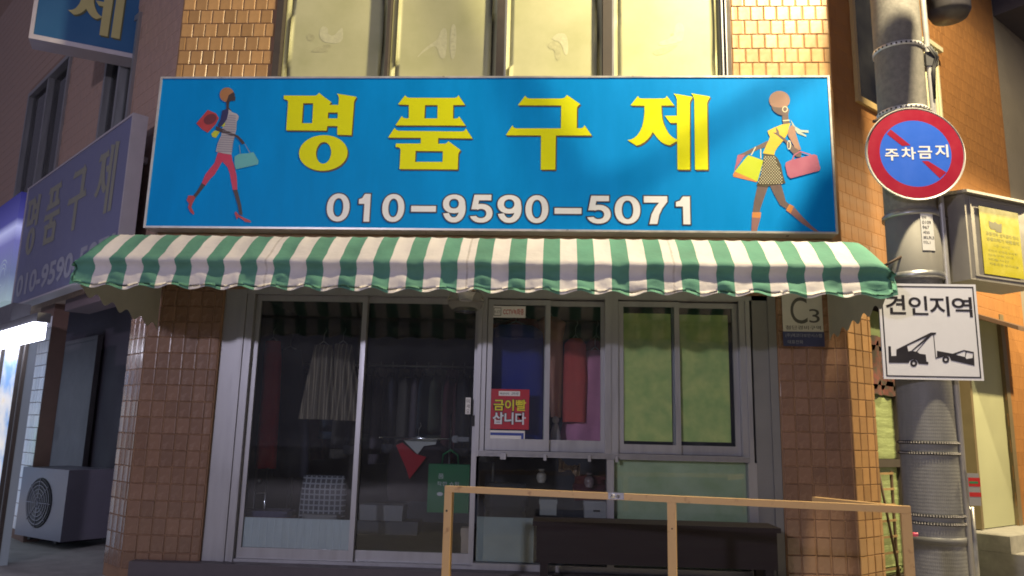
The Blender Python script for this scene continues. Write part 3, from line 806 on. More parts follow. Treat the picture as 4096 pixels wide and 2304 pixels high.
# ------------------------------------------------------------------ inside the shop
inr = mat("shop_wall_paint", (0.10, 0.10, 0.12), .9, var=.15)
mb = MB(); mb.box(-3.3, 2.2, 3.3, 3.4, .33, 2.85); mb.box(-3.4, -3.3, .31, 3.4, .33, 2.85); mb.box(2.2, 2.3, .31, 3.4, .33, 2.85); struct(mb, "shop_wall", inr)
struct(MB().box(-3.4, 2.3, .26, 3.4, 2.852, 2.95), "shop_ceiling", inr)
def fab(n, c, var=.12, scale=9, stretch=None): return mat("cloth_" + n, c, .85, var=var, scale=scale, bump=.2, bscale=60, stretch=stretch)
def garment(name, label, rows, depth, fabm, folds=7, amp=.25, hanger=True, thick=.09, cat="clothes", group=None, seed=0.0):
    """hanging garment: rows of (y, x left, x right) read at 2576 px, at `depth` behind the glass"""
    q = []
    pr = Fr((0, depth, 0))
    for y, xl_, xr_ in rows:
        (a, z), (b, z2) = pr.px(K(xl_, y)), pr.px(K(xr_, y))
        q.append(((z + z2) / 2, a, b))
    q.sort(key=lambda r_: -r_[0])
    base = pr.sub((q[-1][1] + q[-1][2]) / 2, 0, q[-1][0])
    t = thing(name, label, cat, base, group)
    n = 44
    def fn(u, v):
        s_ = v * (len(q) - 1); i = min(int(s_), len(q) - 2); k = s_ - i
        z, a, b = [q[i][c] + (q[i + 1][c] - q[i][c]) * k for c in range(3)]
        ang = 2 * math.pi * u
        fo = 1 + amp * (.25 + v) * math.sin(folds * ang + seed) + .10 * noise.noise((math.cos(ang) * 2, math.sin(ang) * 2, v * 4 + seed))
        x = (a + b) / 2 + (b - a) / 2 * math.cos(ang) * (1 + .02 * math.sin(folds * ang))
        y = -thick * math.sin(ang) * fo * (.5 + .5 * min(1, v * 3))
        return (x - base.o.x, y, z - base.o.z)
    MB().grid(n, 26, fn).build("garment", fabm, t)
    if hanger:
        z0, a, b = q[0]; cx = (a + b) / 2 - base.o.x; z0 -= base.o.z; w = min(.18, (b - a) * .45)
        MB().tube([(cx - w, 0, z0 - .02), (cx, 0, z0 + .035), (cx + w, 0, z0 - .02)], .006, 6).tube([(cx, 0, z0 + .035), (cx, 0, z0 + .10), (cx + .02, 0, z0 + .13), (cx + .01, 0, z0 + .16)], .003, 6).build("hanger", steel_m, t)
    return t
garment("long_red_dress", "narrow bright red garment hanging behind the left sliding door", [(858, 668, 706), (900, 664, 708), (1000, 658, 704), (1100, 648, 698), (1178, 642, 694)], .55, fab("red", (.40, .012, .012)), 4)
def striped(name, c1, c2, scale, axis=0):
    mt = mat(name, c1, .85, bump=.2, bscale=60)
    N = mt.node_tree.nodes; L = mt.node_tree.links
    tc = N.new("ShaderNodeTexCoord"); sp = N.new("ShaderNodeSeparateXYZ"); L.new(tc.outputs["Object"], sp.inputs[0])
    outs = []
    for ax in (axis if isinstance(axis, tuple) else (axis,)):
        mu = N.new("ShaderNodeMath"); mu.operation = 'MULTIPLY'; mu.inputs[1].default_value = scale; L.new(sp.outputs[ax], mu.inputs[0])
        fr_ = N.new("ShaderNodeMath"); fr_.operation = 'FRACT'; L.new(mu.outputs[0], fr_.inputs[0])
        gt = N.new("ShaderNodeMath"); gt.operation = 'GREATER_THAN'; gt.inputs[1].default_value = .72; L.new(fr_.outputs[0], gt.inputs[0]); outs.append(gt.outputs[0])
    o = outs[0]
    if len(outs) > 1:
        mx = N.new("ShaderNodeMath"); mx.operation = 'MAXIMUM'; L.new(outs[0], mx.inputs[0]); L.new(outs[1], mx.inputs[1]); o = mx.outputs[0]
    mi = N.new("ShaderNodeMix"); mi.data_type = 'RGBA'; mi.inputs[6].default_value = (*c1, 1); mi.inputs[7].default_value = (*c2, 1)
    L.new(o, mi.inputs[0]); L.new(mi.outputs[2], N["Principled BSDF"].inputs["Base Color"])
    return mt
sk = striped("cloth_pin_stripe", (.16, .13, .10), (.36, .30, .22), 28)
garment("striped_skirt", "brown pin striped skirt on the left of the two behind the left door", [(868, 792, 836), (885, 790, 838), (960, 772, 840), (1055, 752, 846)], .60, sk, 9, .35)
garment("striped_skirt", "brown pin striped skirt hung against the middle door post", [(866, 842, 884), (884, 840, 888), (960, 834, 900), (1058, 838, 912)], .66, sk, 9, .35, seed=1)
chk = striped("cloth_check", (.05, .05, .07), (.32, .33, .37), 22, (0, 2))
garment("check_shirt", "folded dark shirt with white check low behind the left door", [(1196, 765, 868), (1240, 758, 872), (1308, 750, 866)], .45, chk, 3, .1, hanger=False)
garment("dark_coat", "dark navy coat hanging behind the left door beside the red garment", [(880, 700, 760), (960, 695, 770), (1160, 690, 780), (1200, 690, 775)], 1.0, fab("navy_dark", (.03, .03, .05)), 5)
garment("navy_shirt", "navy blue shirt filling the left window pane above the poster", [(818, 1258, 1338), (834, 1230, 1366), (900, 1228, 1368), (1000, 1230, 1368), (1106, 1232, 1366)], .32, fab("navy", (.035, .05, .30)), 3, .15)
garment("red_blouse", "dull red blouse hanging just behind the navy shirt", [(803, 1290, 1345), (818, 1236, 1372), (850, 1226, 1374), (960, 1230, 1374)], .46, fab("dull_red", (.30, .06, .05)), 3, .15)
garment("peach_dress", "peach coloured long blouse hanging behind the window bar", [(798, 1366, 1402), (812, 1352, 1424), (850, 1356, 1416), (930, 1370, 1418), (1050, 1386, 1412)], .42, fab("peach", (.58, .29, .21)), 4, .2)
garment("salmon_dress", "salmon red dress hanging in the second window pane", [(852, 1434, 1462), (866, 1420, 1474), (950, 1416, 1478), (1062, 1414, 1474)], .36, fab("salmon", (.62, .10, .085)), 3, .15)
garment("rust_jacket", "rust red jacket at the right edge of the second window pane", [(852, 1486, 1514), (866, 1474, 1528), (905, 1472, 1530)], .55, fab("rust", (.30, .07, .06)), 3, .15)
garment("pink_dress", "pale pink dress behind the salmon dress in the window", [(882, 1478, 1516), (900, 1466, 1528), (1000, 1436, 1530), (1108, 1404, 1532)], .44, fab("pink", (.80, .33, .52)), 4, .2)
garment("red_jacket", "dark jacket with a red lapel and white collar behind the right door", [(1108, 1005, 1100), (1125, 985, 1125), (1180, 972, 1140), (1260, 975, 1142)], .62, fab("black_wool", (.03, .02, .025)), 4, .12)
jk = [o for o in COL.objects if o.name.startswith("red_jacket")][0]
jf = Fr(jk.location)
mb = MB(); mb.poly([[jf.px(K(*p), .13) for p in ((996, 1120), (1012, 1113), (1046, 1142), (1072, 1150), (1030, 1205), (1022, 1180))]], -.13, 0, .01); mb.build("lapel", fab("lapel", (.42, .015, .03)), jk)
mb = MB(); mb.poly([[jf.px(K(*p), .11) for p in ((1014, 1106), (1100, 1104), (1096, 1118), (1066, 1122), (1050, 1143))]], -.11, 0, .01); mb.build("collar", fab("white", (.55, .56, .56)), jk)
# dark clothes crowded on a rail at the back of the shop
bk = thing("clothes_rail", "long dark clothes rail across the back of the shop behind both doors", "rail", Fr((-1.6, 1.5, .33)))
MB().tube([(-1.1, 0, 1.75), (1.05, 0, 1.75)], .012, 8).build("bar", steel_m, bk)
for x_ in (-1.05, 1.0): MB().tube([(x_, 0, .002), (x_, 0, 1.74)], .012, 8).build("post", steel_m, bk)
darks = [(.05, .05, .07), (.09, .03, .04), (.04, .06, .09), (.10, .09, .08), (.03, .03, .035), (.06, .07, .05), (.12, .10, .12)]
first = None
for k in range(16):
    x_ = -2.55 + .125 * k
    if k < len(darks):
        base = Fr((x_, 1.5, 1.15))
        t = thing("hung_garment", "dark garment packed among others on the rail at the back of the shop", "clothes", base, "dark clothes packed on the back rail")
        hh = .85 + .12 * math.sin(k * 2.3)
        MB().grid(24, 10, lambda u, v, k=k, hh=hh: ((.05 + .025 * v) * math.cos(2 * math.pi * u) * (1 + .2 * math.sin(6 * math.pi * u + k)), .22 * math.sin(2 * math.pi * u) * (.35 + .65 * min(1, v * 4)), .90 - hh * v)).build("garment", fab("dark_%d" % k, darks[k]), t)
        MB().tube([(0, 0, .89), (0, 0, .96), (0, .02, .975)], .004, 6).build("hanger", steel_m, t)
        if first is None: first = []
        first.append(t)
    else:
        src_ = first[(k * 3) % len(first)]
        c_ = src_.copy(); COL.objects.link(c_); c_.location = (x_, 1.5, 1.15); c_.rotation_euler = (0, 0, .3 * math.sin(k))
        for ch_ in src_.children:
            d_ = ch_.copy(); COL.objects.link(d_); d_.parent = c_
# tassel ornament
pr = Fr((0, .25, 0)); a, z = pr.px(K(1397, 1106)); base = pr.sub(a, 0, z); sc = abs(pr.px(K(1397, 1040))[1] - z)
t = thing("tassel_ornament", "small white doll shaped tassel on the sill of the clothes window", "ornament", base)
MB().lathe([(.05, 0), (.045, sc * .2), (.028, sc * .5), (.02, sc * .62)], n=16).build("skirt", fab("tassel", (.55, .50, .50)), t)
MB().lathe([(.001, sc * .6), (.026, sc * .66), (.03, sc * .76), (.022, sc * .86), (.001, sc * .9)], n=16).build("head", fab("tassel", (.55, .50, .50)), t)
# clothes rail behind the right door
pr = Fr((0, .42, 0)); a, z = pr.px(K(955, 1100)); b, z2 = pr.px(K(1180, 1102)); base = pr.sub(b - .2, 0, .33)
t = thing("clothes_rail", "chrome clothes rail with upright post behind the right sliding door", "rail", base)
zz = z - .33
MB().tube([(a - b + .2, 0, zz), (.2, 0, zz)], .008, 10).build("bar", chrome_m, t)
p1 = pr.px(K(1134, 1040)); MB().tube([(p1[0] - b + .2, .02, 0.002), (p1[0] - b + .2, .02, p1[1] - .33)], .010, 10).build("post", chrome_m, t)
MB().box(.05, .20, -.02, .02, zz - .02, zz + .02).box(.06, .10, -.03, .03, zz - .03, zz + .03).build("clamp", mat('dull_steel', (.16, .16, .17), .5, .5), t, bevel=.004)
MB().lathe([(.0, -.012), (.016, -.008), (.016, .008), (.0, .012)], (a - b + .2, 0, zz), 14, 'x').build("end_knob", chrome_m, t)
# green box-bag
pr = Fr((0, .30, 0)); x0, x1, z0, z1 = pr.rect(1076, 1168, 1180, 1290); base = pr.sub(x0, 0, z0)
t = thing("green_bag", "green shopping bag with white print behind the right sliding door", "bag", base)
MB().box(0, x1 - x0, 0, .12, 0, z1 - z0).build("bag_body", mat("green_bag_cloth", (.01, .17, .06), .6, var=.12, scale=6, bump=.1), t, bevel=.012)
w, h = x1 - x0, z1 - z0
mb = MB(); write(mb, "착한 쇼핑", w * .22, w * .75, h * .55, h * .64, -.002); write(mb, "품", w * .24, w * .38, h * .70, h * .80, -.002); mb.poly([[(w * .3 + r_[0] * .01, h * .38 + r_[1] * .01) for r_ in ell(0, 0, 2.6, 1.6)]], -.002); mb.build("print", wp_m, t)
mb = MB(); mb.tube([(w * .3, .06, h - .002), (w * .32, .06, h + .08), (w * .5, .06, h + .12), (w * .68, .06, h + .08), (w * .7, .06, h - .002)], .008, 8); mb.build("handle", mat("green_bag_cloth", (.01, .17, .06)), t)
# chrome stand with two rods behind the left door
pr = Fr((0, .35, 0)); a, z = pr.px(K(640, 1302)); base = pr.sub(a, 0, .33)
t = thing("chrome_stand", "slim chrome display stand with two rods behind the left door", "stand", base)
for (x, y0_), k in (((645, 1176), 0), ((672, 1176), 1)):
    p_ = pr.px(K(x, y0_)); MB().tube([(p_[0] - a, .01 * k, .002), (p_[0] - a, .01 * k, p_[1] - .33)], .009, 10).build("rod", chrome_m, t)
MB().lathe([(.0, -.02), (.02, -.012), (.024, 0), (.02, .012), (.0, .02)], (pr.px(K(656, 1210))[0] - a, -.01, pr.px(K(656, 1210))[1] - .33), 14, 'y').build("knob", chrome_m, t)
MB().tube([(pr.px(K(645, 1240))[0] - a, 0, pr.px(K(645, 1240))[1] - .33), (pr.px(K(672, 1240))[0] - a, .01, pr.px(K(672, 1240))[1] - .33)], .006, 8).build("cross_bar", chrome_m, t)
# folded stacks and boxes
def carton(label, x0, y0, x1, y1, dep, col, nm="carton", cat="box", d=.22, lid=True):
    pr = Fr((0, dep, 0)); a, b, c, e = pr.rect(x0, y0, x1, y1); base = pr.sub(a, 0, c)
    t = thing(nm, label, cat, base)
    mm = mat("board_%d_%d" % (x0, y0), col, .7, var=.08, scale=8)
    MB().box(0, b - a, 0, d, 0, e - c).build("body", mm, t, bevel=.006)
    if lid: MB().box(-.006, b - a + .006, -.006, d + .006, (e - c) * .72, e - c + .004).build("lid", mm, t, bevel=.004)
    return t, b - a, e - c
carton("small pale box under the rail, left of the striped bench", 1358, 1258, 1400, 1296, .35, (.42, .43, .42))
t, w, h = carton("white shoe box with a dark mark beside the lower window bar", 1470, 1262, 1526, 1304, .35, (.46, .45, .46))
MB().box(w * .4, w * .7, -.008, -.007, h * .40, h * .5).build("mark", ink_m, t)
carton("wide flat grey box on the floor behind the right door", 905, 1272, 1012, 1310, .55, (.22, .22, .24))
carton("low dark box below the flat grey box", 895, 1312, 1050, 1345, .60, (.07, .07, .09))
carton("cream carton leaning at the foot of the door post", 1160, 1330, 1190, 1400, .25, (.50, .40, .34), d=.12)
def pile(label, x0, y0, x1, y1, dep, cols):
    pr = Fr((0, dep, 0)); a, b, c, e = pr.rect(x0, y0, x1, y1); base = pr.sub((a + b) / 2, 0, c)
    t = thing("folded_clothes", label, "clothes", base)
    n = len(cols); hh = (e - c) / n
    for k, cl in enumerate(cols):
        w = (b - a) * random.uniform(.42, .5)
        MB().grid(16, 8, lambda u, v: (w * math.copysign(abs(math.cos(2 * math.pi * u)) ** .6, math.cos(2 * math.pi * u)) * (1 + .05 * noise.noise((u * 6, v * 3, k))), .12 * math.copysign(abs(math.sin(2 * math.pi * u)) ** .6, math.sin(2 * math.pi * u)) , k * hh + hh * (v - .0) + .008 * noise.noise((u * 8, k, 3)))).box(-w * .97, w * .97, -.11, .11, k * hh + hh * .6, k * hh + hh * .97).build("folded_cloth", fab("fold_%d_%d" % (x0, k), cl), t)
pile("folded clothes piled above the pale kick panel of the left door", 590, 1282, 745, 1312, .32, [(.16, .06, .07), (.10, .09, .16)])
pile("folded pale clothes near the middle post of the left door", 760, 1292, 862, 1312, .40, [(.18, .17, .18), (.28, .27, .28)])
pile("dark red folded blankets behind the lower window", 1440, 1196, 1528, 1258, .55, [(.12, .02, .025), (.10, .02, .03), (.13, .025, .02)])
pile("black bags heaped behind the lower left window", 1215, 1215, 1330, 1300, .5, [(.02, .02, .025), (.03, .03, .035), (.02, .025, .03)])
# beige bow and small vase on the blankets
pr = Fr((0, .45, 0)); a, z = pr.px(K(1432, 1192)); base = pr.sub(a, 0, z)
t = thing("cloth_bow", "crumpled beige cloth bow lying on the dark blankets behind the lower window", "bow", base)
for s_ in (-1, 1):
    MB().grid(14, 8, lambda u, v, s_=s_: (s_ * (.01 + .085 * u), .03 * math.sin(math.pi * v) - .02 * math.cos(9 * u + s_), .05 + (v - .5) * .10 * (0.35 + u) + .02 * noise.noise((u * 5, v * 5, s_ * 3.3)) + .03 * u * s_ * -1)).build("loop", fab("beige", (.48, .34, .24)), t)
MB().lathe([(.001, .03), (.02, .04), (.022, .06), (.001, .075)], n=12).build("knot", fab("beige", (.48, .34, .24)), t)
for lab, x, yt, yb, cl in (("small pale vase behind the lower window, under the sill", 1362, 1180, 1214, (.42, .38, .33)), ("clear glass jar before the dark red blankets", 1482, 1190, 1226, (.30, .22, .22))):
    pr = Fr((0, .36, 0)); a, z = pr.px(K(x, yb)); hh = pr.px(K(x, yt))[1] - z; base = pr.sub(a, 0, z)
    single(MB().lathe([(.001, 0), (.028, 0), (.045, hh * .3), (.04, hh * .6), (.02, hh * .8), (.027, hh)], n=20), "vase" if x < 1400 else "jar", mat("ceramic_%d" % x, cl, .25, var=.1), lab, "vase" if x < 1400 else "jar", base)

# dark wooden bench before the window
pr = Fr((0, -.42, 0)); x0, z1 = pr.px(K(1340, 1311)); x1, _ = pr.px(K(1965, 1322)); z1 += .0
bt = thing("wooden_bench", "dark wooden bench standing in front of the lower shop windows", "bench", Fr((x0, -.42, GZ)))
bw = mat("dark_stained_wood", (.014, .008, .010), .75, var=.3, scale=5, stretch=(.3, 3, 3))
zt = z1 - GZ
for k in range(4): MB().box(0, x1 - x0, .005 + k * .094, .09 + k * .094, zt - .035, zt).build("seat_plank", bw, bt, bevel=.004)
MB().box(.03, x1 - x0 - .03, .012, .035, zt - .30, zt - .036).build("apron", bw, bt, bevel=.003)
for x in (.06, x1 - x0 - .12):
    for y in (.02, .31): MB().box(x, x + .06, y, y + .06, 0.001, zt - .037).build("leg", bw, bt, bevel=.004)
MB().box(.12, x1 - x0 - .12, .03, .06, .10, .14).build("stretcher", bw, bt, bevel=.003)

# ------------------------------------------------------------------ left street side
LW = thing("side_wall", "mauve tiled side wall left of the corner with two windows", "wall", LEFT)
def lrect(x0, y0, x1, y1, off=0.0): return LEFT.rect(x0, y0, x1, y1, off)
# window openings in wall coordinates
lwz0, lwz1 = 3.2, 4.98
W1 = (LEFT.px(K(60, 360))[0], LEFT.px(K(165, 270))[0]); W2 = (LEFT.px(K(262, 250))[0], LEFT.px(K(333, 230))[0])
W1z = (LEFT.px(K(43, 483))[1], LEFT.px(K(130, 185))[1]); W2z = (3.35, LEFT.px(K(274, 156))[1] + .25)
mb = MB()
mb.box(-16, W1[0], 0, .25, 2.75, 15); mb.box(W1[1], W2[0], 0, .25, 2.75, 15); mb.box(W2[1], -.004, 0, .25, 2.6, 15)
mb.box(W1[0], W1[1], 0.002, .25, 2.75, 3.3); mb.box(W1[0], W1[1], 0.002, .25, W1z[1], 15)
mb.box(W2[0], W2[1], 0.002, .25, 2.75, 3.3); mb.box(W2[0], W2[1], 0.002, .25, W2z[1], 15)
mb.build("wall_core", mat("mauve_joint", (.42, .28, .215), .9, var=.2), LW)
fac = lay_mass(-9.5, -.01, 3.3, 8.6, 0, mask=lambda x, z: not (W1[0] - .06 < x < W1[1] + .06 and z < W1z[1] + .07) and not (W2[0] - .06 < x < W2[1] + .06 and z < W2z[1] + .07))
fac.build("tile_facing", mauve_m, LW)["kind"] = "stuff"
curt_m = mat("grey_curtain", (.20, .20, .19), .8, var=.12, scale=3, stretch=(4, 4, .3))
for (a, b), (z0, z1) in ((W1, W1z), (W2, W2z)):
    mb = MB().rectframe(a - .02, b + .02, -.03, .12, 3.3, z1, .06); mb.box((a + b) / 2 - .03, (a + b) / 2 + .03, -.02, .10, 3.36, z1 - .06)
    wf = mb.build("window", alu_m, LW, bevel=.004)
    MB().box(a + .04, (a + b) / 2 - .03, .03, .035, 3.36, z1 - .06).build("pane", glass_m, wf)
    MB().box((a + b) / 2 + .03, b - .04, .05, .055, 3.36, z1 - .06).build("pane", glass_m, wf)
    MB().grid(30, 2, lambda u, v, a=a, b=b, z1=z1: ((a + b) / 2 + u * (b - a) / 2, .12 + .02 * math.sin(u * 40), 3.32 + v * (z1 - 3.36))).build("curtain", curt_m, wf)
MB().box(-6.5, -.01, .26, .30, 3.2, 5.4).build("dark_room", dark_m, LW)

# left lettered sign on the side wall
z0, z1 = 2.74, 4.205
SL = LEFT.sub(-3.62, -0.25, z0)
ls = thing("side_sign", "unlit grey blue signboard on the left side wall with faded lettering", "sign", SL)
LWD, LHT = 3.62 - .20, z1 - z0
mb = MB().rectframe(0, LWD, -.01, .125, 0, LHT, .02).box(LWD - .3, LWD - .24, .126, .245, .3, .36).box(LWD - .3, LWD - .24, .126, .245, 1.1, 1.16)
mb.build("frame", mat("pale_sign_metal", (.62, .57, .60), .45, .3, var=.06), ls, bevel=.003)
MB().box(.02, LWD - .02, 0.0, .12, .02, LHT - .02).build("banner", mat("faded_blue_banner", (.17, .18, .31), .4, var=.08, scale=2), ls)
fadm = mat("faded_yellow_print", (.29, .285, .22), .45, var=.05)
for k, (c, shapes) in enumerate(GLY):
    mb = MB()
    xs_ = [SP(c)(l) for sh in shapes for l in sh]
    for sh in shapes:
        lp = [SP(c)(l) for l in sh]
        mb.poly([[(.16 + (x - 1.20) / 4.0 * (LWD - .2) , .50 + (z - .45) * 1.0) for x, z in l] for l in lp], -.003)
    mb.build("letter", fadm, ls)
fadw = mat("faded_white_print", (.36, .37, .44), .45, var=.05)
mb = MB(); write(mb, NUM, .12, LWD - .10, .10, .36, -.003, bold=.03); mb.build("phone_number", fadw, ls)

# projecting sign high on the left
pj_h = R(-41.5) + R(90)
pz = 5.19
pA = Vector(CAM) + raydir(K(72, 96)) * ((pz - CAM.z) / raydir(K(72, 96)).z)
pB = Vector(CAM) + raydir(K(388, 158)) * ((pz - CAM.z) / raydir(K(388, 158)).z)
d = (pB - pA); ang = math.atan2(d.y, d.x)
PJ = Fr(pA, ang)
wdt = d.length
pj = thing("projecting_sign", "blue projecting sign with one cream syllable high on the left", "sign", PJ)
mb = MB().rectframe(0, wdt, -.01, .25, 0, 2.2, .035, wb=.05); mb.build("frame", mat("pale_sign_metal", (.5, .46, .48)), pj, bevel=.004)
MB().box(.035, wdt - .035, .0, .24, .05, 2.16).build("face", mat("projecting_blue", (.03, .12, .27), .4, var=.06, scale=3), pj)
cpj = crop(0, 0, 1.8106)
crm = mat("cream_print", (.52, .46, .20), .4, var=.05)
drk = mat("olive_outline", (.10, .10, .045), .5)
q = PJ.rect
g0 = PJ.px(cpj(720, 250), .004); g1 = PJ.px(cpj(875, 290), .004)
mb = MB(); mb2 = MB()
gx0 = PJ.px(cpj(500, 20), .004)[0]; gx1 = PJ.px(cpj(895, 200), .004)[0]; gz0 = PJ.px(cpj(800, 270), .004)[1]
src = [[SP(c4, .004)(l) for l in sh] for sh in GLY[3][1]]
ax = min(x for sh in src for l in sh for x, z in l); bx = max(x for sh in src for l in sh for x, z in l); az = min(z for sh in src for l in sh for x, z in l)
for sh in src:
    lp = [[(gx0 + (x - ax) / (bx - ax) * (gx1 - gx0), gz0 + (z - az) / (bx - ax) * (gx1 - gx0) * 1.05) for x, z in l] for l in sh]
    mb.poly(lp, -.006)
    cx_ = sum(p[0] for p in lp[0]) / len(lp[0])
    mb2.poly([[(x + .014, z - .016) for x, z in l] for l in lp], -.004)
o = mb.build("letter", crm, pj); mb2.build("drop_shadow", drk, o)

# ground floor on the left: pier, recess, door
MB().box(-8, -.40, .75, .80, 0.15, 3.2).build("recess_wall", mat("violet_grey_paint", (.060, .046, .062), .7, var=.12, scale=2), LW)
MB().box(-2.45, -.35, .0, .25, 2.62, 2.745).build("lintel", mat("lintel_paint", (.16, .11, .12), .7, var=.15), LW)
d0, d1 = LEFT.px(K(143, 1000), -.68)[0], LEFT.px(K(232, 1000), -.68)[0]
dr = MB().rectframe(d0, d1, .66, .72, .25, 2.5, .05).box(d0 + .05, d1 - .05, .68, .71, .3, 2.45).build("door", mat("grey_steel_door", (.12, .108, .115), .5, .2, var=.08, scale=3), LW, bevel=.003)
MB().tube([(d0 + .12, .62, 1.2), (d0 + .12, .62, 1.38)], .014, 8).build("handle", steel_m, dr)
PL = thing("tiled_pier", "narrow pier with white glossy tiles beside the bright shop on the left", "pillar", LEFT.sub(LEFT.px(K(72,1000))[0], 0, GZ))
pw1 = LEFT.px(K(106,1000))[0] - LEFT.px(K(72,1000))[0]; pw2 = LEFT.px(K(143,1000))[0] - LEFT.px(K(72,1000))[0]
def pxs(x, y): 
    P_ = LEFT.o + LEFT.ex * x + LEFT.ey * y + Vector((0, 0, 1.6)); d_ = P_ - CAM
    return (W / 2 + FPX * d_.dot(cr) / d_.dot(cf)) / 1.59006
pdep = min((abs(pxs(LEFT.px(K(106, 1000))[0], q_ * .01) - 143), q_ * .01) for q_ in range(2, 90))[1]
MB().box(0, pw1, .003, pdep, 0, 2.6).build("core", mat("brown_paint", (.17, .095, .075), .7, var=.15), PL)
lay(PL, 0.005, pw1, .10, 2.46, 0.0, bond=False, me=tile_mesh("tile", m_=mat("white_tile", (.80, .76, .80), .2, var=.06, rnd=.08)))
# air-conditioning unit
ac_c = Vector(CAM) + raydir(K(150, 1372)) * ((GZ + .05 - CAM.z) / raydir(K(150, 1372)).z)
AC = Fr(ac_c, R(-41.5) + R(12))
acw, acd, ach = .92, .52, .74
ac = thing("air_conditioner", "white outdoor air conditioning unit on the ground by the recessed door", "air conditioner", AC)
acm = mat("ac_enamel", (.17, .16, .20), .4, var=.06, scale=5)
MB().box(-acw, 0, 0, acd, .03, ach).build("casing", acm, ac, bevel=.012)
MB().lathe([(.02, -.012), (.245, -.012), (.255, -.002), (.265, .004)], (-.50, 0, ach * .52), 32, 'y').build("fan_ring", mat("ac_dark", (.08, .08, .09), .5), ac)
mb = MB()
for r_ in (.06, .10, .14, .18, .22): mb.lathe([(r_ - .004, -.02), (r_ + .004, -.02), (r_ + .004, -.013), (r_ - .004, -.013), (r_ - .004, -.02)], (-.50, 0, ach * .52), 32, 'y')
for k in range(8): mb.tube([(-.5, -.018, ach * .52), (-.5 + .25 * math.cos(k * .785), -.018, ach * .52 + .25 * math.sin(k * .785))], .005, 6)
mb.build("fan_grille", acm, ac)
for x in (-.68, -.16): MB().box(x, x + .05, .02, acd - .02, 0, .029).build("foot", black_m, ac)
# neighbour on the left: lit shop with tube lamp, poster door and glowing sign
NB = thing("neighbour_shop", "bright neighbouring shop front at the left edge with a pale glass door", "shop", LEFT.sub(LEFT.px(K(58, 1000), .55)[0] - 3.54, -.60, GZ))
lit = two_tone("lit_poster", (.16, .30, .55), (.62, .60, .56), 1.6, .3, .40, .62, stretch=(1, 1, 1.6))
Nl = lit.node_tree.nodes; Ll = lit.node_tree.links
ramp_ = [n_ for n_ in Nl if n_.type == 'VALTORGB'][0]
e_ = ramp_.color_ramp.elements.new(.70); e_.color = (.50, .34, .16, 1)
Ll.new(ramp_.outputs[0], Nl["Principled BSDF"].inputs["Emission Color"]); Nl["Principled BSDF"].inputs["Emission Strength"].default_value = 1.0
MB().box(-3, 3.3, .05, .12, 0.0, 2.2).build("lit_poster", lit, NB)
MB().box(3.3, 3.5, .05, .12, 0.0, 2.2).build("glass_edge", mat("lit_edge", (.07, .08, .10), .3, emit=(.70, .78, 1.0), estr=.10), NB)
MB().box(-3, 3.0, -.02, .14, 2.2, 2.42).build("fascia", mat("fascia_grey", (.16, .16, .18), .5, var=.05), NB)
for x in (1.2, 2.6, 3.29, 3.47): MB().box(x, x + .04, .02, .049, 0, 2.2).build("mullion", alud_m, NB, bevel=.003)
NS = LEFT.sub(-6.8, -.30, 2.83)
ns = thing("neighbour_sign", "glowing blue sign at the left edge above the bright tube lamp", "sign", NS)
sgm = bpy.data.materials.new("lit_blue_sign"); sgm.use_nodes = True
N = sgm.node_tree.nodes; L = sgm.node_tree.links
tc = N.new("ShaderNodeTexCoord"); sx = N.new("ShaderNodeSeparateXYZ"); L.new(tc.outputs["Object"], sx.inputs[0])
rp = N.new("ShaderNodeValToRGB"); e = rp.color_ramp.elements
e[0].position = 0; e[0].color = (.38, .50, .55, 1); e[1].position = 1; e[1].color = (.03, .03, .18, 1)
for p_, c_ in ((.25, (.18, .22, .38, 1)), (.55, (.20, .20, .50, 1)), (.68, (.55, .58, .95, 1)), (.76, (.08, .08, .32, 1))):
    k_ = e.new(p_); k_.color = c_
dv = N.new("ShaderNodeMath"); dv.operation = 'DIVIDE'; dv.inputs[1].default_value = 1.35; L.new(sx.outputs[2], dv.inputs[0]); L.new(dv.outputs[0], rp.inputs[0])
pb = N["Principled BSDF"]; L.new(rp.outputs[0], pb.inputs["Base Color"]); L.new(rp.outputs[0], pb.inputs["Emission Color"]); pb.inputs["Emission Strength"].default_value = .55
MB().box(0, 3.08, 0, .25, 0, 1.35).build("light_box", sgm, ns, bevel=.01)
mb = MB()
for k in range(3): mb.lathe([(.10 + .05 * k, -.003), (.115 + .05 * k, -.003)], (2.75, 0, .33), 30, 'y', a0=.4 * k, a1=.4 * k + 4.9)
mb.build("emblem", mat("pale_emblem", (.35, .40, .50), .5, emit=(.35, .42, .5), estr=.5), ns)
# tube lamp
TLr = LEFT.px(K(92, 815), .75); TLl = LEFT.px(K(0, 838), .75)
TL = LEFT.sub(TLr[0], -.75, TLr[1])
tl = thing("tube_lamp", "blazing white fluorescent tube lamp over the neighbouring shop at left", "lamp", TL)
MB().box(-5.0, 0, 0, .10, .02, .10).build("housing", mat("fixture_grey", (.10, .10, .11), .5), tl, bevel=.008)
MB().box(-4.98, -.02, -.02, .08, -.12, .018).build("tube", glow("tube_glow", (.80, .82, 1.0), 9.0), tl, bevel=.02)

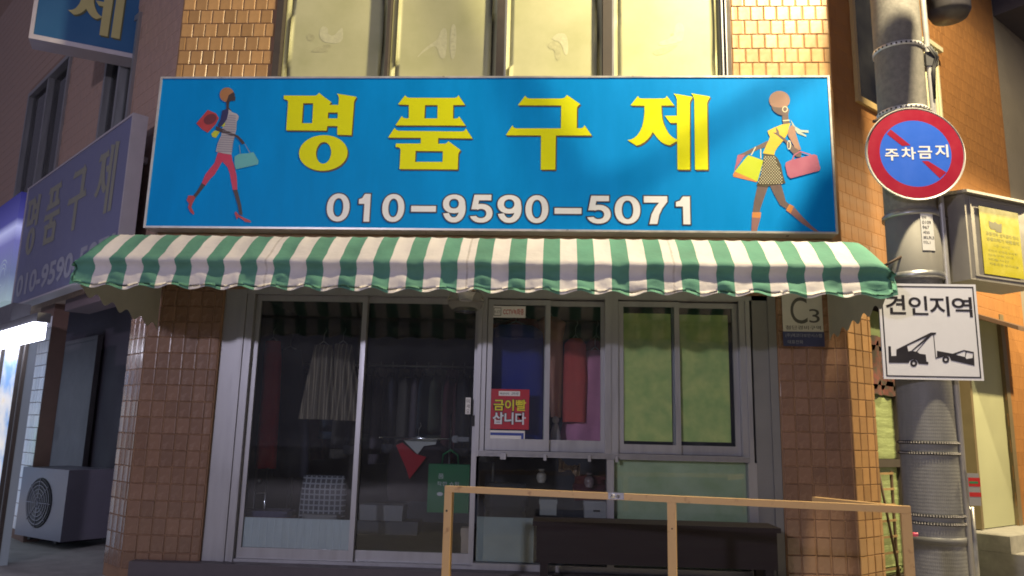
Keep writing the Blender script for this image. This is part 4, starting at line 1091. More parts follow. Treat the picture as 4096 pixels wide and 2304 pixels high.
# green lit coil of cable hanging at far left
cc = LEFT.px(K(22, 1148), .25); fr = LEFT.sub(cc[0], -.25, cc[1])
mb = MB()
for k in range(3): mb.tube([((.085 + .006 * k) * math.cos(a_), -.02 * k, (.10 + .005 * k) * math.sin(a_)) for a_ in [2 * math.pi * i_ / 24 for i_ in range(25)]], .012, 8)
single(mb, "cable_coil", black_m, "dark coil of cable hanging before the bright shop at far left", "cable", fr)
gfr = fr.sub(0, 0.0, .17)
single(MB().box(-.05, .07, -.03, .03, -.05, .03), "indicator_light", glow("green_glow", (.05, 1.0, .30), 1.4), "small green glowing light above the cable coil at far left", "light", gfr, bevel=.01)
pe = LEFT.px(K(100, 870), .05); single(MB().tube([(0, -.05, 1.9), (-.02, -.05, 1.2), (.01, -.05, .6), (-.05, -.06, .02)], .015, 8), "drain_pipe", mat("thin_pipe", (.25, .24, .26), .5), "thin pipe running down beside the white tiled pier at left", "pipe", LEFT.sub(-3.10, -.05, GZ))

# ------------------------------------------------------------------ right street side
RW = thing("orange_wall", "orange tiled side wall behind the utility pole on the right", "wall", RIGHT)
wa, wb_ = RIGHT.px(K(2152, 150))[0], RIGHT.px(K(2322, 250))[0]
wz0 = RIGHT.px(K(2165, 245))[1]
ja, jb = RIGHT.px(K(2446, 1000))[0], RIGHT.px(K(2532, 1000))[0]
jz0, jz1 = RIGHT.px(K(2490, 1330))[1], RIGHT.px(K(2480, 850))[1]
mb = MB()
mb.box(.004, wa, 0.003, .25, 2.75, 8); mb.box(wa, wb_, .003, .25, 2.75, wz0); mb.box(wa, wb_, .003, .25, 6.2, 8); mb.box(wb_, 3.95, 0.003, .25, 2.75, 8)
mb.box(jb + .02, 3.95, .003, .25, GZ, 2.75)
mb.build("wall_core", mat("orange_joint", (.28, .12, .033), .85, var=.2), RW)
owt = mat("orange_satin_tile", (.31, .135, .036), .75, var=.10, scale=3, rnd=.06)
TILE_OR = tile_mesh("tile", w=TX - .0016, h=TZ - .002, t=.0018, m_=owt)
def seen(x, z):
    P_ = RIGHT.o + RIGHT.ex * x + Vector((0, 0, z)); dd = P_ - CAM
    t_ = dd.dot(cf); px_, py_ = W / 2 + FPX * dd.dot(cr) / t_, H / 2 - FPX * dd.dot(cu) / t_
    px_, py_ = px_ / 1.59, py_ / 1.59
    return -10 < px_ < 2590 and -10 < py_ < 1460, px_, py_
def openw(x, z): return not (wa - .05 < x < wb_ + .08 and wz0 - .08 < z < 6.25) and not (z < 2.76 and x < jb + .05)
def single_t(x, z):
    s_, px_, py_ = seen(x, z)
    return openw(x, z) and s_ and ((2375 < px_ and py_ < 500) or (px_ > 2525 and py_ > 690) or (px_ < 2215 and py_ < 600))
lay(RW, .01, 3.94, GZ + .1, GZ + .1 + 44 * TZ, 0.003, me=TILE_OR, jit=.25, mask=lambda x, z: single_t(x, z))
lay_mass(.01, 3.94, GZ + .1, GZ + .1 + 56 * TZ, .003, mask=lambda x, z: openw(x, z) and not single_t(x, z)).build("tile_facing", owt, RW)["kind"] = "stuff"
# upper window of the side wall
mb = MB().rectframe(wa - .05, wb_ + .03, -.03, .14, wz0 - .07, 6.25, .05)
for k in range(3): mb.box(wa - .03, wb_ + .01, -.02 + .03 * k, .01 + .03 * k, wz0 - .02 + .012 * k, wz0 + .0 + .02 * k)
wf = mb.build("window", mat("tan_frame", (.42, .30, .13), .45, var=.1), RW, bevel=.003)
MB().box(wa, wb_ - .02, .10, .105, wz0, 6.2).build("pane", glass_m, wf)
MB().grid(60, 8, lambda u, v: (wa + u * (wb_ - wa), .16 + .03 * math.sin(u * 30 + v * 5) + .02 * noise.noise((u * 5, v * 5, 1)), wz0 + v * (6.2 - wz0))).build("curtain", mat("olive_curtain", (.30, .31, .22), .6, var=.15, scale=3, stretch=(3, 3, .4)), wf)
MB().box(wa - .05, wb_ + .03, .24, .249, wz0 - .07, 6.25).build("dark_room", dark_m, RW)
# cream duct strip down the wall
p0 = RIGHT.px(K(2345, 120), .06); p1 = RIGHT.px(K(2370, 440), .06)
xd = (p0[0] + p1[0]) / 2
dt = thing("cable_duct", "cream ribbed cable duct running down the orange wall behind the pole", "duct", RIGHT.sub(xd, -.001, 2.9))
mb = MB(); dz = p0[1] - 2.9
mb.box(-.15, .13, -.06, 0, 0, dz)
for k in range(4): mb.box(-.12 + .065 * k, -.09 + .065 * k, -.072, -.0605, .002, dz - .002)
mb.build("duct", mat("cream_plastic", (.62, .58, .38), .4, var=.08, scale=4, stretch=(3, 3, .3)), dt, bevel=.004)
MB().box(-.20, .20, -.09, 0, dz, dz + .05).build("top_cap", mat("cream_plastic", (.62, .58, .38)), dt, bevel=.006)
# recessed window with green reeded glass
RX0, RX1 = .40, ja
rwn = thing("side_window", "green reeded glass window recessed behind the pole on the right", "window", RIGHT.sub(RX0, .30, GZ))
reed = mat("green_reeded_glass", (.31, .37, .17), .25, var=.18, scale=5, stretch=(1, 1, 6), bump=.5, bscale=9)
reed2 = mat("mint_reeded_glass", (.30, .42, .30), .25, var=.18, scale=5, stretch=(1, 1, 6), bump=.5, bscale=9)
wdt = RX1 - RX0
zb = RIGHT.px(K(2230, 1165), -.3)[1] - GZ; zt = RIGHT.px(K(2225, 1000), -.3)[1] - GZ
def reeded(x0, x1, z0, z1, mm, par):
    n = int((z1 - z0) / .085)
    for k in range(n):
        a_, b_ = z0 + (z1 - z0) * k / n, z0 + (z1 - z0) * (k + 1) / n
        MB().grid(14, 5, lambda u, v: (x0 + u * (x1 - x0), 0.02 - .003 * math.sin(math.pi * v) + .003 * noise.noise((u * 9, k * 2.2, v)), a_ + v * (b_ - a_))).build("reed", mm, par)
gp = MB().box(0, wdt, .035, .045, .02, 2.5).build("backing_pane", mat("green_backing", (.18, .24, .10), .5), rwn)
for x0, x1, mm in ((.04, wdt * .5, reed), (wdt * .5 + .04, wdt - .04, reed2)):
    reeded(x0, x1, zb + .04, zt, mm, rwn); reeded(x0, x1, .10, zb - .04, mm, rwn)
mb = MB(); mb.box(0, wdt, -.03, .03, zb - .035, zb + .035); mb.box(wdt - .045, wdt, -.03, .03, 0, 2.5); mb.box(0, .035, -.03, .03, 0, 2.5); mb.box(wdt * .5 - .02, wdt * .5 + .03, -.02, .03, 0, 2.5); mb.box(0, wdt, -.02, .03, 0, .09)
mb.build("frame", alud_m, rwn, bevel=.004)
mb = MB(); mb.grid(40, 6, lambda u, v: (.03 + u * (wdt - .06), -.01 - .02 * math.sin(u * 44), zt + .02 + v * .55 - (1 - v) * .008 * math.sin(u * 60)))
mb.build("valance", two_tone("flowered_cloth", (.06, .045, .035), (.17, .045, .04), 14, .8, .42, .60), rwn)
MB().box(-.02, wdt + .02, .12, .16, 0.0, 2.62).build("dark_room", dark_m, rwn)
# wooden lattice
lt = thing("wooden_lattice", "tan wooden lattice leaning against the green window beside the railing", "lattice", RIGHT.sub(RX0 + .02, .20, GZ))
wood = mat("tan_wood", (.34, .22, .10), .6, var=.2, scale=6)
lz = RIGHT.px(K(2232, 1185), -.2)[1] - GZ
for k in range(10): MB().box(0, .62, -.006, .006, lz - .03 - k * .135, lz - .012 - k * .135).build("slat", wood, lt)
for x0_, x1_ in ((.16, .34), (.34, .62)): MB().tube([(x0_, -.012, lz - .02), (x1_, -.012, .02)], .011, 6).build("brace", mat("dark_wood", (.10, .06, .035), .6, var=.2), lt)
for x_ in (.0, .60): MB().box(x_, x_ + .03, .007, .022, 0.001, lz).build("upright", mat("dark_wood", (.10, .06, .035)), lt)
# pale door panel and its little hood
dp = thing("side_door", "pale green door panel in a brown frame under a small dark hood", "door", RIGHT.sub(ja, 0, GZ))
MB().box(0.02, jb - ja, .03, .09, jz0 - GZ, jz1 - GZ + .3).build("panel", mat("pale_green_paint", (.40, .41, .26), .5, var=.06, scale=2), dp, bevel=.004)
mb = MB(); mb.box(jb - ja, jb - ja + .10, -.01, .10, jz0 - GZ - .05, jz1 - GZ + .3); mb.box(-.03, .018, .0, .10, jz0 - GZ, jz1 - GZ + .3); mb.build("frame", mat("olive_brown_frame", (.17, .13, .07), .5, var=.1), dp, bevel=.004)
hz = jz1 - GZ + .02
mb = MB(); 
v0 = [mb.bm.verts.new(p_) for p_ in ((-.25, -.001, hz + .22), (jb - ja + .22, -.001, hz + .22), (jb - ja + .22, -.55, hz - .02), (-.25, -.55, hz - .02), (-.25, -.001, hz + .18), (jb - ja + .22, -.001, hz + .18), (jb - ja + .22, -.55, hz - .06), (-.25, -.55, hz - .06))]
for q_ in ((0, 1, 2, 3), (7, 6, 5, 4), (0, 3, 7, 4), (1, 5, 6, 2), (3, 2, 6, 7), (0, 4, 5, 1)): mb._f([v0[i] for i in q_])
mb.build("hood", mat("brown_hood", (.12, .07, .045), .6, var=.2), dp)
MB().box(-.6, 2.2, .03, .25, hz + .3, 2.75 - GZ - .003).build("lintel", mat("orange_joint", (.285, .128, .036)), dp)
st = single(MB().box(0, 2.4, -.75, .30, 0, jz0 - GZ - .16).box(.0, 2.4, -.35, .30, jz0 - GZ - .158, jz0 - GZ - .01), "door_step", conc_m, "low concrete step below the pale green door", "step", RIGHT.sub(ja - .35, 0, GZ + .001), bevel=.01)
# grey house beyond and its dark eave
gh = thing("grey_house", "plain grey house at the right edge beyond the orange wall", "building", RIGHT.sub(4.0, .02, GZ))
MB().box(0, 5, 0, 4, 0, 8).build("wall", mat("grey_render", (.22, .19, .155), .85, var=.10, scale=2, bump=.2), gh)
ez = RIGHT.px(K(2545, 75))[1] - GZ
MB().box(.02, 4.5, -.35, -.002, ez, ez + .8).build("eave", mat("dark_eave", (.04, .035, .05), .7, var=.15), gh)

# ------------------------------------------------------------------ utility pole and what hangs on it
PC = Vector((2.72, -.60, GZ))
PF = Fr(PC)
pole = thing("utility_pole", "grey concrete utility pole wrapped in dark mesh in front of the right pillar", "pole", PF)
polem = two_tone("pole_concrete", (.165, .155, .138), (.225, .21, .185), 26, .8, bump=.2)
RB, RT = .192, .175
rad = lambda z: RB + (RT - RB) * min(1, z / 5.0)
MB().lathe([(rad(0), 0), (rad(2.5), 2.5), (rad(5), 5), (.165, 8.2)], n=40).build("shaft", polem, pole)
def poleZ(y): return PF.px(K(2330, y), RB)[1]
wrapm = bpy.data.materials.new("anti_sticker_mesh"); wrapm.use_nodes = True
N = wrapm.node_tree.nodes; L = wrapm.node_tree.links; b = N["Principled BSDF"]; b.inputs["Base Color"].default_value = (.115, .11, .115, 1); b.inputs["Roughness"].default_value = .5
# studs in real relief on the sheet come from geometry below; this is only the sheet's tone
nn = N.new("ShaderNodeTexNoise"); nn.inputs["Scale"].default_value = 7; mrr = N.new("ShaderNodeMapRange"); mrr.inputs[3].default_value = .15; mrr.inputs[4].default_value = .22
L.new(nn.outputs[0], mrr.inputs[0]); cb = N.new("ShaderNodeCombineXYZ")
for i_ in range(3): L.new(mrr.outputs[0], cb.inputs[i_])
L.new(cb.outputs[0], b.inputs["Base Color"])
zw = poleZ(712)
def wrapped(z0, z1, name):
    mb = MB(); n = 96; m_ = int((z1 - z0) / .012)
    def fn(u, v):
        i, j = round(u * n), round(v * m_)
        r_ = rad(z0 + v * (z1 - z0)) + .006 + (0.0013 if (i + j) % 2 and j % 2 else 0)
        a_ = math.pi + math.pi * u * 1.0
        return (r_ * math.cos(a_), r_ * math.sin(a_), z0 + v * (z1 - z0))
    mb.grid(n, m_, fn, smooth=False)
    mb.build(name, wrapm, pole)
cuts = [0.01, poleZ(1395), poleZ(1305), poleZ(1128), zw - .06]
for k in range(len(cuts) - 1): wrapped(cuts[k], cuts[k + 1], "mesh_wrap")
def band(z, h=.03, mm=None, name="band", ex=.014, tilt=0.0):
    return MB().lathe([(rad(z) + .001, -h / 2), (rad(z) + ex, -h / 2), (rad(z) + ex, h / 2), (rad(z) + .001, h / 2)], (0, 0, z), 40).build(name, mm or black_m, pole)
for y in (1113, 1140, 1298, 1318):
    z = poleZ(y); band(z, .022, black_m)
    mb = MB()
    for k in range(34):
        a_ = math.pi * 1.02 + math.pi * .96 * k / 33
        mb.box(-.005, .005, -.004, .004, -.007, .007) if 0 else mb.lathe([(.001, .007), (.006, .004), (.006, -.004), (.001, -.007)], ((rad(z) + .017) * math.cos(a_), (rad(z) + .017) * math.sin(a_), z), 6)
    mb.build("stud_row", mat("grey_stud", (.30, .28, .28), .4), pole)["kind"] = "stuff"
band(poleZ(1362), .05, mat("strap_grey", (.13, .13, .135), .5), "strap")
sheet = mat("grey_sheet", (.21, .20, .185), .65, .0, var=.08, scale=5)
z0, z1 = poleZ(700), poleZ(520)
MB().lathe([(rad(z0) + .012, z0), (rad(z1) + .012, z1), (rad(z1) + .001, z1)], n=40, a0=math.pi * 1.0, a1=math.pi * 2.0).build("metal_sleeve", sheet, pole)
band(poleZ(688), .05, steel_m, "clamp_band", .02); band(poleZ(532), .035, steel_m, "clamp_band", .02)
def perforated(y):
    z = poleZ(y); o = band(z, .032, mat("strap_white", (.62, .61, .60), .4, .3), "perforated_strap", .010)
    mb = MB()
    for k in range(16):
        a_ = math.pi * 1.05 + math.pi * .9 * k / 15; cx, cy = (rad(z) + .0105) * math.cos(a_), (rad(z) + .0105) * math.sin(a_)
        mb.lathe([(.001, .008), (.007, .005), (.007, -.005), (.001, -.008)], (cx, cy, z), 6)
    mb.build("strap_hole", black_m, o)
perforated(103); perforated(265)
# conduit pipes on the pole
cdx = .20
mb = MB(); mb.tube([(cdx * .93, -.10, .02), (cdx * .93, -.10, zw - .05), (.185, -.105, poleZ(300)), (.172, -.10, 5.2), (.165, -.09, 8.0)], .021, 10); mb.build("conduit", mat("grey_conduit", (.42, .41, .40), .4, .3, var=.1), pole)
mb = MB(); mb.tube([(.235, -.05, .02), (.235, -.05, poleZ(1275))], .028, 10); mb.build("cable_guard", steel_m, pole)
mb = MB()
for k in range(2): mb.tube([(.16 + .02 * k, -.15, poleZ(110)), (.22 + .02 * k, -.13, poleZ(135)), (.19 + .01 * k, -.14, poleZ(165)), (.19, -.13, poleZ(240))], .010, 8)
mb.build("cable_tail", black_m, pole)
mb = MB().box(.15, .24, -.13, -.02, poleZ(155), poleZ(120)); mb.build("splice_box", mat("dark_plastic", (.06, .06, .065), .5), pole, bevel=.01)
zb_ = poleZ(272)
MB().tube([(-.10, -.10, zb_), (-.30, -.17, zb_ - .10)], .013, 8).build("bolt_arm", mat("rusty_iron", (.06, .035, .025), .7, var=.3), pole)
MB().tube([(-.14, -.12, poleZ(640)), (-.28, -.15, poleZ(665))], .010, 8).build("bolt_arm", mat("rusty_iron", (.06, .035, .025)), pole)
# arm of the street lamp
sl = thing("street_lamp", "street lamp on a bent arm high on the utility pole, above the picture", "street lamp", Fr(LAMP))
q = PC - LAMP
MB().tube([(q.x, q.y + .16 * -1, .45), (q.x * .6, q.y * .6, .55), (q.x * .15, q.y * .15, .32), (0, 0, .20)], .03, 10).build("arm", steel_m, sl)
MB().lathe([(.001, .24), (.08, .22), (.20, .12), (.24, .05), (.24, .03), (.19, .035), (.001, .10)], n=28).build("lamp_head", mat("lamp_enamel", (.35, .35, .36), .4, .3), sl)
MB().lathe([(.001, .06), (.06, .058), (.09, .045)], n=20).build("lamp_bulb", glow("lamp_glow", (1, .93, .8), 18), sl)
s2 = thing("street_lamp", "second street lamp standing across the street behind the viewer", "street lamp", Fr((LAMP2.x, LAMP2.y, 0)))
MB().tube([(0, -.9, 0.001), (0, -.9, LAMP2.z + .1), (0, -.5, LAMP2.z + .3), (0, 0, LAMP2.z + .25)], [.07, .05, .035, .03], 12).build("post", steel_m, s2)
MB().lathe([(.001, .24), (.08, .22), (.20, .12), (.24, .05), (.24, .03), (.19, .035), (.001, .10)], (0, 0, LAMP2.z), n=28).build("lamp_head", mat("lamp_enamel", (.35, .35, .36), .4, .3), s2)
s3 = thing("street_lamp", "third street lamp down the side street at right, outside the picture", "street lamp", Fr((LAMP3.x, LAMP3.y, 0)))
MB().tube([(.9, 0, 0.001), (.9, 0, 4.8), (.5, 0, 5.0), (0, 0, 4.95)], [.07, .05, .035, .03], 12).build("post", steel_m, s3)
MB().lathe([(.001, .24), (.08, .22), (.20, .12), (.24, .05), (.24, .03), (.19, .035), (.001, .10)], (0, 0, 4.7), n=28).build("lamp_head", mat("lamp_enamel", (.35, .35, .36), .4, .3), s3)
# junction case on the right of the pole
jc = PF.px(K(2402, 20), .05)
single(MB().lathe([(.001, 0), (.13, .01), (.155, .06), (.16, .5), (.15, .56), (.001, .58)], n=28), "cable_case", mat("case_plastic", (.05, .045, .05), .45, var=.1), "round dark cable case hanging beside the pole top", "case", Fr((PC.x + jc[0] - .03, PC.y - .02, GZ + jc[1] - .08)))
# added cable bundle, out of view, laid so its shadow crosses the sign
A_ = Vector((2.25, -.16, 4.62)); B_ = Vector((.55, -.16, 3.45))
p0 = LAMP + (A_ - LAMP) * .50; p1 = LAMP + (B_ - LAMP) * .50; dd = p1 - p0
mb = MB()
for k in range(4):
    o_ = Vector((0, .022 * math.cos(k * 1.6), .022 * math.sin(k * 1.6)))
    mb.tube([PC + Vector((-.17, -.05, 6.9)) + o_, p0 + Vector((.12, .25, .75)) + o_, p0 - dd * .12 + o_ + Vector((0, .03, .16)), p0 + o_, p0 + dd * .5 + o_, p1 + o_, p1 + dd * .25 + o_ + Vector((0, 0, .12)), p1 + dd * .7 + o_ + Vector((0, .1, .75)), p1 + dd * 2.2 + o_ + Vector((0, .4, 3.4))], .010, 8)
single(mb, "shadow_cables", black_m, "black bundle of cables added out of view above the shop sign to shade it", "cable", Fr((0, 0, 0)))

q3 = [LAMP + (Vector(v) - LAMP) * .56 for v in ((2.26, -.16, 3.80), (1.86, -.16, 3.02), (2.62, -.16, 2.80), (2.72, -.16, 3.62))]  # unseen box added here, its corners set so its shadow darkens the sign
tb_ = Fr(q3[0])
mb = MB(); nrm = (q3[1] - q3[0]).cross(q3[3] - q3[0]).normalized() * .10
if nrm.y > 0: nrm = -nrm
lo_ = [mb.bm.verts.new(p_ - q3[0]) for p_ in q3]; hi_ = [mb.bm.verts.new(p_ - q3[0] + nrm) for p_ in q3]
mb._f(lo_); mb._f(hi_[::-1])
for i_ in range(4): mb._f([lo_[i_], lo_[(i_ + 1) % 4], hi_[(i_ + 1) % 4], hi_[i_]])
single(mb, "shadow_caster", mat("shadow_caster_grey", (.30, .30, .29), .5, var=.08), "tilted grey telecom box hung on the cables above the sign's right end", "box", tb_, bevel=.01)

# paper notice on the pole
pn = thing("paper_notice", "torn white printed paper pasted on the pole below the round sign", "notice", PF.sub(0, 0, poleZ(630)))
hN = poleZ(537) - poleZ(630); r_ = rad(2) + .0145
def onpole(u, v, e=0.0): 
    a_ = R(-90) + R(-6) + u * R(28); return ((r_ + e) * math.cos(a_), (r_ + e) * math.sin(a_), v * hN)
MB().grid(12, 6, lambda u, v: onpole(u, v)).build("sheet", paper_m, pn)
mb = MB()
for k, tx in enumerate(("연락", "0109", "967", "세55", "보L9L3", "미L1")):
    me = text_mesh(tx, .01); xs_ = [v.co.x for v in me.vertices]; ys_ = [v.co.y for v in me.vertices]
    w_ = min(.85, .17 * len(tx)); z0_ = .84 - k * .135
    mb.mesh(me, lambda co: Vector(onpole(.1 + (co.x - min(xs_)) / (max(xs_) - min(xs_)) * w_, z0_ + (co.y - min(ys_)) / (max(ys_) - min(ys_)) * .09, .001)))
mb.build("lettering", ink_m, pn)

# round no-parking sign
NF = Fr((PC.x, -.84, 0))
cx, cz = NF.px(K(2303, 386)); rx = (NF.px(K(2430, 386))[0] - NF.px(K(2177, 386))[0]) / 2; rz = (NF.px(K(2303, 271))[1] - NF.px(K(2303, 497))[1]) / 2
np_ = thing("no_parking_sign", "round red and blue no parking sign strapped to the utility pole", "traffic sign", NF.sub(cx, 0, cz))
rr = (rx + rz) / 2
MB().lathe([(.001, .0), (rr, .0), (rr + .006, .006), (rr, .014), (.001, .014)], (0, 0, 0), 56, 'y').build("plate", mat("sign_back", (.62, .60, .60), .4, .3, var=.05), np_)
rs_m = mat("sign_red", (.30, .012, .035), .35, var=.08, scale=6); bs_m = mat("sign_blue", (.03, .12, .62), .35, var=.06, scale=5)
MB().poly([ell(0, 0, rr * .968, rr * .968, 64), ell(0, 0, rr * .725, rr * .725, 48)], -.0008).build("red_ring", rs_m, np_)
MB().poly([ell(0, 0, rr * .724, rr * .724, 48)], -.0008).build("blue_field", bs_m, np_)
c9 = crop(3400, 380, 1.9066)
def npx(pts): return [(x, z) for x, z in [np_f.px(c9(*p), .002) for p in pts]]
np_f = NF.sub(cx, 0, cz)
mb = MB(); mb.poly([npx([(310,262),(462,383),(398,388),(280,296)])], -.002); mb.build("slash", rs_m, np_); mb = MB(); mb.poly([npx([(548,503),(596,503),(735,590),(685,635)])], -.002); mb.build("slash", rs_m, np_)
mb = MB()
for ch, a_, b_, zt_, zb_2 in (("주", 270, 368, 412, 500), ("차", 395, 498, 398, 492), ("금", 520, 622, 390, 485), ("지", 652, 745, 378, 475)):
    p0 = np_f.px(c9(a_, zb_2), .002); p1 = np_f.px(c9(b_, zt_), .002); write(mb, ch, p0[0], p1[0], p0[1], p1[1], -.003, bold=.022)
mb.build("lettering", wp_m, np_)
MB().box(-.05, .05, .015, .045, -.03, .03).build("bracket", steel_m, np_)

# square towing-zone sign
TF = Fr((PC.x, -.83, 0))
c8 = crop(3380, 1080, 3.018)
tl_ = TF.px(c8(398, 150)); tr_ = TF.px(c8(1560, 185)); bl_ = TF.px(c8(458, 1305)); br_ = TF.px(c8(1665, 1345))
tx0, tx1, tz0, tz1 = (TF.px(c8(430, 700))[0]), (TF.px(c8(1622, 700))[0]), (bl_[1] + br_[1]) / 2, (tl_[1] + tr_[1]) / 2
tf = TF.sub(tx0, 0, tz0)
tw_ = thing("towing_zone_sign", "square white towing zone sign with a tow truck picture on the utility pole", "traffic sign", tf)
w, h = tx1 - tx0, tz1 - tz0
MB().box(0, w, 0, .012, 0, h).build("plate", mat("sign_white", (.66, .67, .76), .38, var=.04, scale=4), tw_, bevel=.003)
mb = MB().rectframe(w * .025, w * .975, -.0016, -.0006, h * .025, h * .975, .009); mb.build("border", ink_m, tw_)
skew = lambda pts: [((q_[0]), (q_[1])) for q_ in [tf.px(c8(*p), .002) for p in pts]]
mb = MB()
for ch, a_, b_, zt_, zb_2 in (("견", 498, 722, 302, 530), ("인", 778, 992, 315, 540), ("지", 1030, 1250, 320, 553), ("역", 1302, 1525, 328, 565)):
    p0 = tf.px(c8(a_, zb_2), .002); p1 = tf.px(c8(b_, zt_), .002); write(mb, ch, p0[0], p1[0], p0[1], p1[1], -.002, bold=.016)
mb.build("lettering", ink_m, tw_)
mb = MB()
mb.poly([skew([(523,918),(553,922),(560,1038),(620,1036),(620,960),(690,925),(1035,755),(1100,755),(1098,775),(1045,790),(985,850),(870,985),(900,1010),(975,1020),(985,1105),(1008,1112),(1005,1140),(890,1132),(865,1090),(820,1078),(780,1095),(770,1122),(530,1120)]), skew([(750,915),(990,805),(800,975),(765,982)]), skew([(815,978),(975,850),(858,985)])], -.002)
mb.poly([skew([(1065,785),(1075,785),(1100,1055),(1170,1045),(1170,1052),(1092,1070)])], -.002)
mb.poly([skew([(1110,975),(1300,1010),(1435,965),(1555,990),(1565,1155),(1280,1090),(1262,1045),(1215,1035),(1175,1050),(1140,1048),(1112,1055)]), skew([(1345,1015),(1435,980),(1455,985),(1448,1050),(1345,1025)]), skew([(1468,990),(1545,1005),(1540,1062),(1465,1075),(1455,1055)])], -.002)
for x_, y_ in ((830, 1125), (1217, 1080)): mb.poly([skew(ell(x_, y_, 43, 43, 24)), skew(ell(x_, y_, 17, 17, 16))], -.002)
mb.build("tow_truck_picture", ink_m, tw_)

# grey cabinet with a yellow notice
ca = Vector(CAM) + raydir((3852, 750)) * 1; 
tcab = (-.75 - CAM.y) / raydir((3852, 750)).y
cabtop = CAM + raydir((3852, 750)) * tcab
CB = Fr((cabtop.x, cabtop.y, 0), R(26))
zt_ = cabtop.z; zb2 = CB.px((3866, 1114))[1]
CBf = CB.sub(0, 0, zb2); chh = zt_ - zb2
cb_ = thing("meter_cabinet", "grey metal cabinet with a yellow notice at the right edge", "cabinet", CBf)
cabm = mat("cabinet_grey", (.30, .285, .27), .45, .3, var=.10, scale=4)
MB().box(0, .75, 0, .30, 0, chh - .012).build("casing", cabm, cb_, bevel=.006)
mb = MB()
v0 = [mb.bm.verts.new(p_) for p_ in ((-.03, -.05, chh - .03), (.8, -.05, chh - .03), (.8, .32, chh + .03), (-.03, .32, chh + .03), (-.03, -.05, chh - .05), (.8, -.05, chh - .05), (.8, .32, chh - .01), (-.03, .32, chh - .01))]
for q_ in ((0, 1, 2, 3), (7, 6, 5, 4), (0, 3, 7, 4), (1, 5, 6, 2), (3, 2, 6, 7), (0, 4, 5, 1)): mb._f([v0[i] for i in q_])
mb.build("roof", cabm, cb_)
MB().rectframe(.05, .72, -.008, -.001, .03, chh - .06, .012).build("door", cabm, cb_, bevel=.002)
MB().tube([(-.02, .15, chh * .7), (PC.x - CBf.o.x + .20, .12, chh * .7)], .012, 8).build("bracket", steel_m, cb_)
yfr = CBf
a_ = CBf.px(c9(995, 1000), .01); b_ = CBf.px(c9(1327, 1100), .01); zt2 = CBf.px(c9(1010, 850), .01)[1]; zb3 = CBf.px(c9(1020, 1360), .01)[1]
yn = thing("yellow_notice", "bright yellow printed notice stuck on the grey cabinet", "notice", CBf.sub(a_[0], -.010, zb3))
w, h = .44, zt2 - zb3
MB().box(0, w, 0, .001, 0, h).build("sheet", mat("yellow_paper", (.50, .44, .01), .35, var=.05), yn)
olive = mat("olive_print", (.10, .09, .02), .5); pale = mat("pale_olive_print", (.30, .28, .03), .5)
mb = MB(); mb.poly([[(w * .22, h * .72), (w * .25, h * .68), (w * .36, h * .68), (w * .38, h * .65), (w * .52, h * .65), (w * .55, h * .79), (w * .45, h * .77), (w * .38, h * .80), (w * .33, h * .78), (w * .22, h * .80)]], -.001); mb.build("emblem", olive, yn)
mb = MB(); write(mb, "공중전화 설치금지 안내", w * .12, w * .95, h * .58, h * .635, -.001, bold=.02); write(mb, "생활쓰레기 배출금지", w * .12, w * .95, h * .50, h * .555, -.001, bold=.02)
write(mb, "시간 : 24시간", w * .28, w * .7, h * .42, h * .46, -.001)
for k in range(4): write(mb, ("위반시 과태료 부과함", "단속구역 안내", "배출시간", "재활용품 분리배출")[k], w * .14, w * (.88 - .12 * (k % 3)), h * (.34 - .065 * k), h * (.375 - .065 * k), -.001)
mb.build("lettering", pale, yn)

# notice strip on the pole foot, right
ks = PF.px(K(2405, 1250), 0)
pcs = .7
t = thing("small_placard", "small red white and green placard hung beside the pole conduit", "placard", PF.sub(.19, -.14, poleZ(1270)))
MB().box(0, .08, 0, .006, 0, .22).build("sheet", mat("dull_placard", (.26, .25, .25), .5, var=.1), t)
MB().box(.005, .085, -.0012, -.0004, .13, .19).build("red_band", redt_m, t); MB().box(.005, .085, -.0012, -.0004, .06, .09).build("red_band", redt_m, t)
MB().box(.01, .07, -.002, -.0013, .15, .165).build("green_mark", mat("green_print", (.03, .2, .08), .5), t)

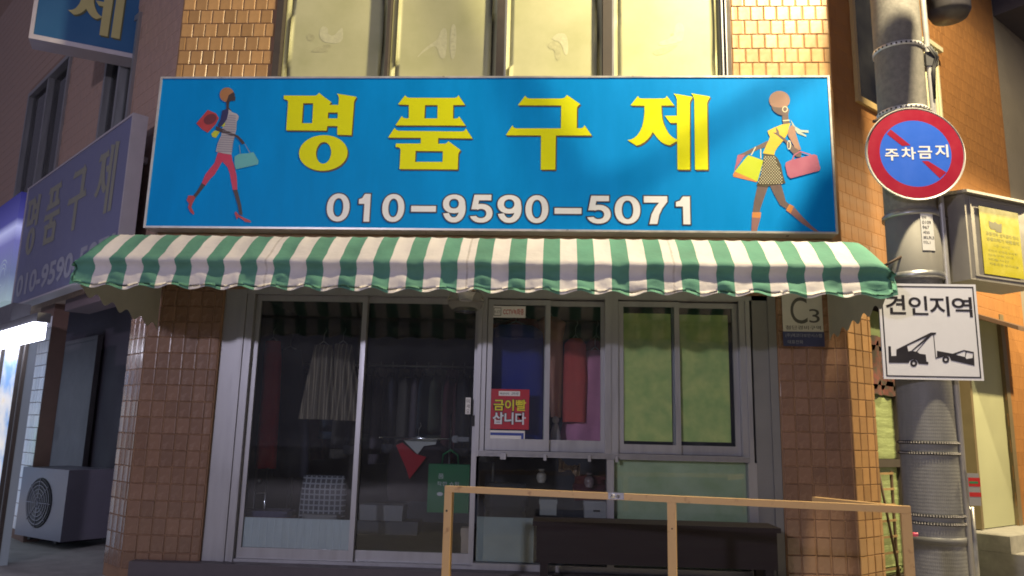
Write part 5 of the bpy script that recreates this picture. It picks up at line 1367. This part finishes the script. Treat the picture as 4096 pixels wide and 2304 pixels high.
# ------------------------------------------------------------------ tan railing in the foreground
railm = two_tone("tan_rail_paint", (.58, .375, .17), (.30, .15, .06), 14, .42, .60, .74, bump=.06)
RZ = 1.055
def at_z(p, z): d_ = raydir(K(*p)); return CAM + d_ * ((z - CAM.z) / d_.z)
rl = at_z((1119, 1222), RZ); rr_ = at_z((2291, 1274), RZ); rb = at_z((2064, 1250), RZ)
d_ = rr_ - rl; ang = math.atan2(d_.y, d_.x); ln = Vector((d_.x, d_.y)).length
RF = Fr((rl.x, rl.y, GZ), ang)
ra = thing("railing", "tan painted square tube railing in front of the shop windows", "railing", RF)
rh = RZ - GZ
MB().box(0, ln, 0, .042, rh - .040, rh).build("top_rail", railm, ra, bevel=.003)
xm = RF.px(K(1691, 1350), 0)[0]
for x_ in (0.0, xm - .028, ln - .052): MB().box(x_, x_ + .052, -.001, .043, 0.001, rh - .041).build("post", railm, ra, bevel=.003)
q = RF.loc(rb)
lnb = math.hypot(q.x - ln, q.y)
o = MB().box(-.04, 0, .0, lnb, rh - .042, rh - .002).build("return_rail", railm, ra, bevel=.003)
o.location = (ln, .044, 0); o.rotation_euler = (0, 0, math.atan2(q.y - .044, q.x - ln) - math.pi / 2)
jx = RF.px(K(1550, 1248), 0)[0]
mb = MB(); mb.box(jx - .05, jx + .05, -.006, .048, rh - .037, rh + .004); mb.lathe([(.012, -.014), (.012, -.006), (.001, -.006)], (jx + .012, 0, rh - .018), 10, 'y'); mb.lathe([(.001, -.016), (.014, -.014), (.014, -.007)], (jx - .02, 0, rh - .018), 8, 'y')
mb.build("joint_sleeve", chrome_m, ra, bevel=.004)
mb = MB(); mb.lathe([(.001, -.0035), (.007, -.003), (.008, -.001)], (.02, 0, RF.px(K(1128, 1285), 0)[1]), 10, 'y'); mb.lathe([(.001, -.0035), (.005, -.003), (.005, -.001)], (xm, 0, RF.px(K(1690, 1330), 0)[1]), 10, 'y'); mb.build("bolt_hole", black_m, ra)
MB().tube([(ln + .001, .02, RF.px(K(2290, 1345), 0)[1]), (ln + .03, .02, RF.px(K(2290, 1345), 0)[1])], .012, 10).build("reflector", mat("pink_reflector", (.6, .08, .15), .3), ra)
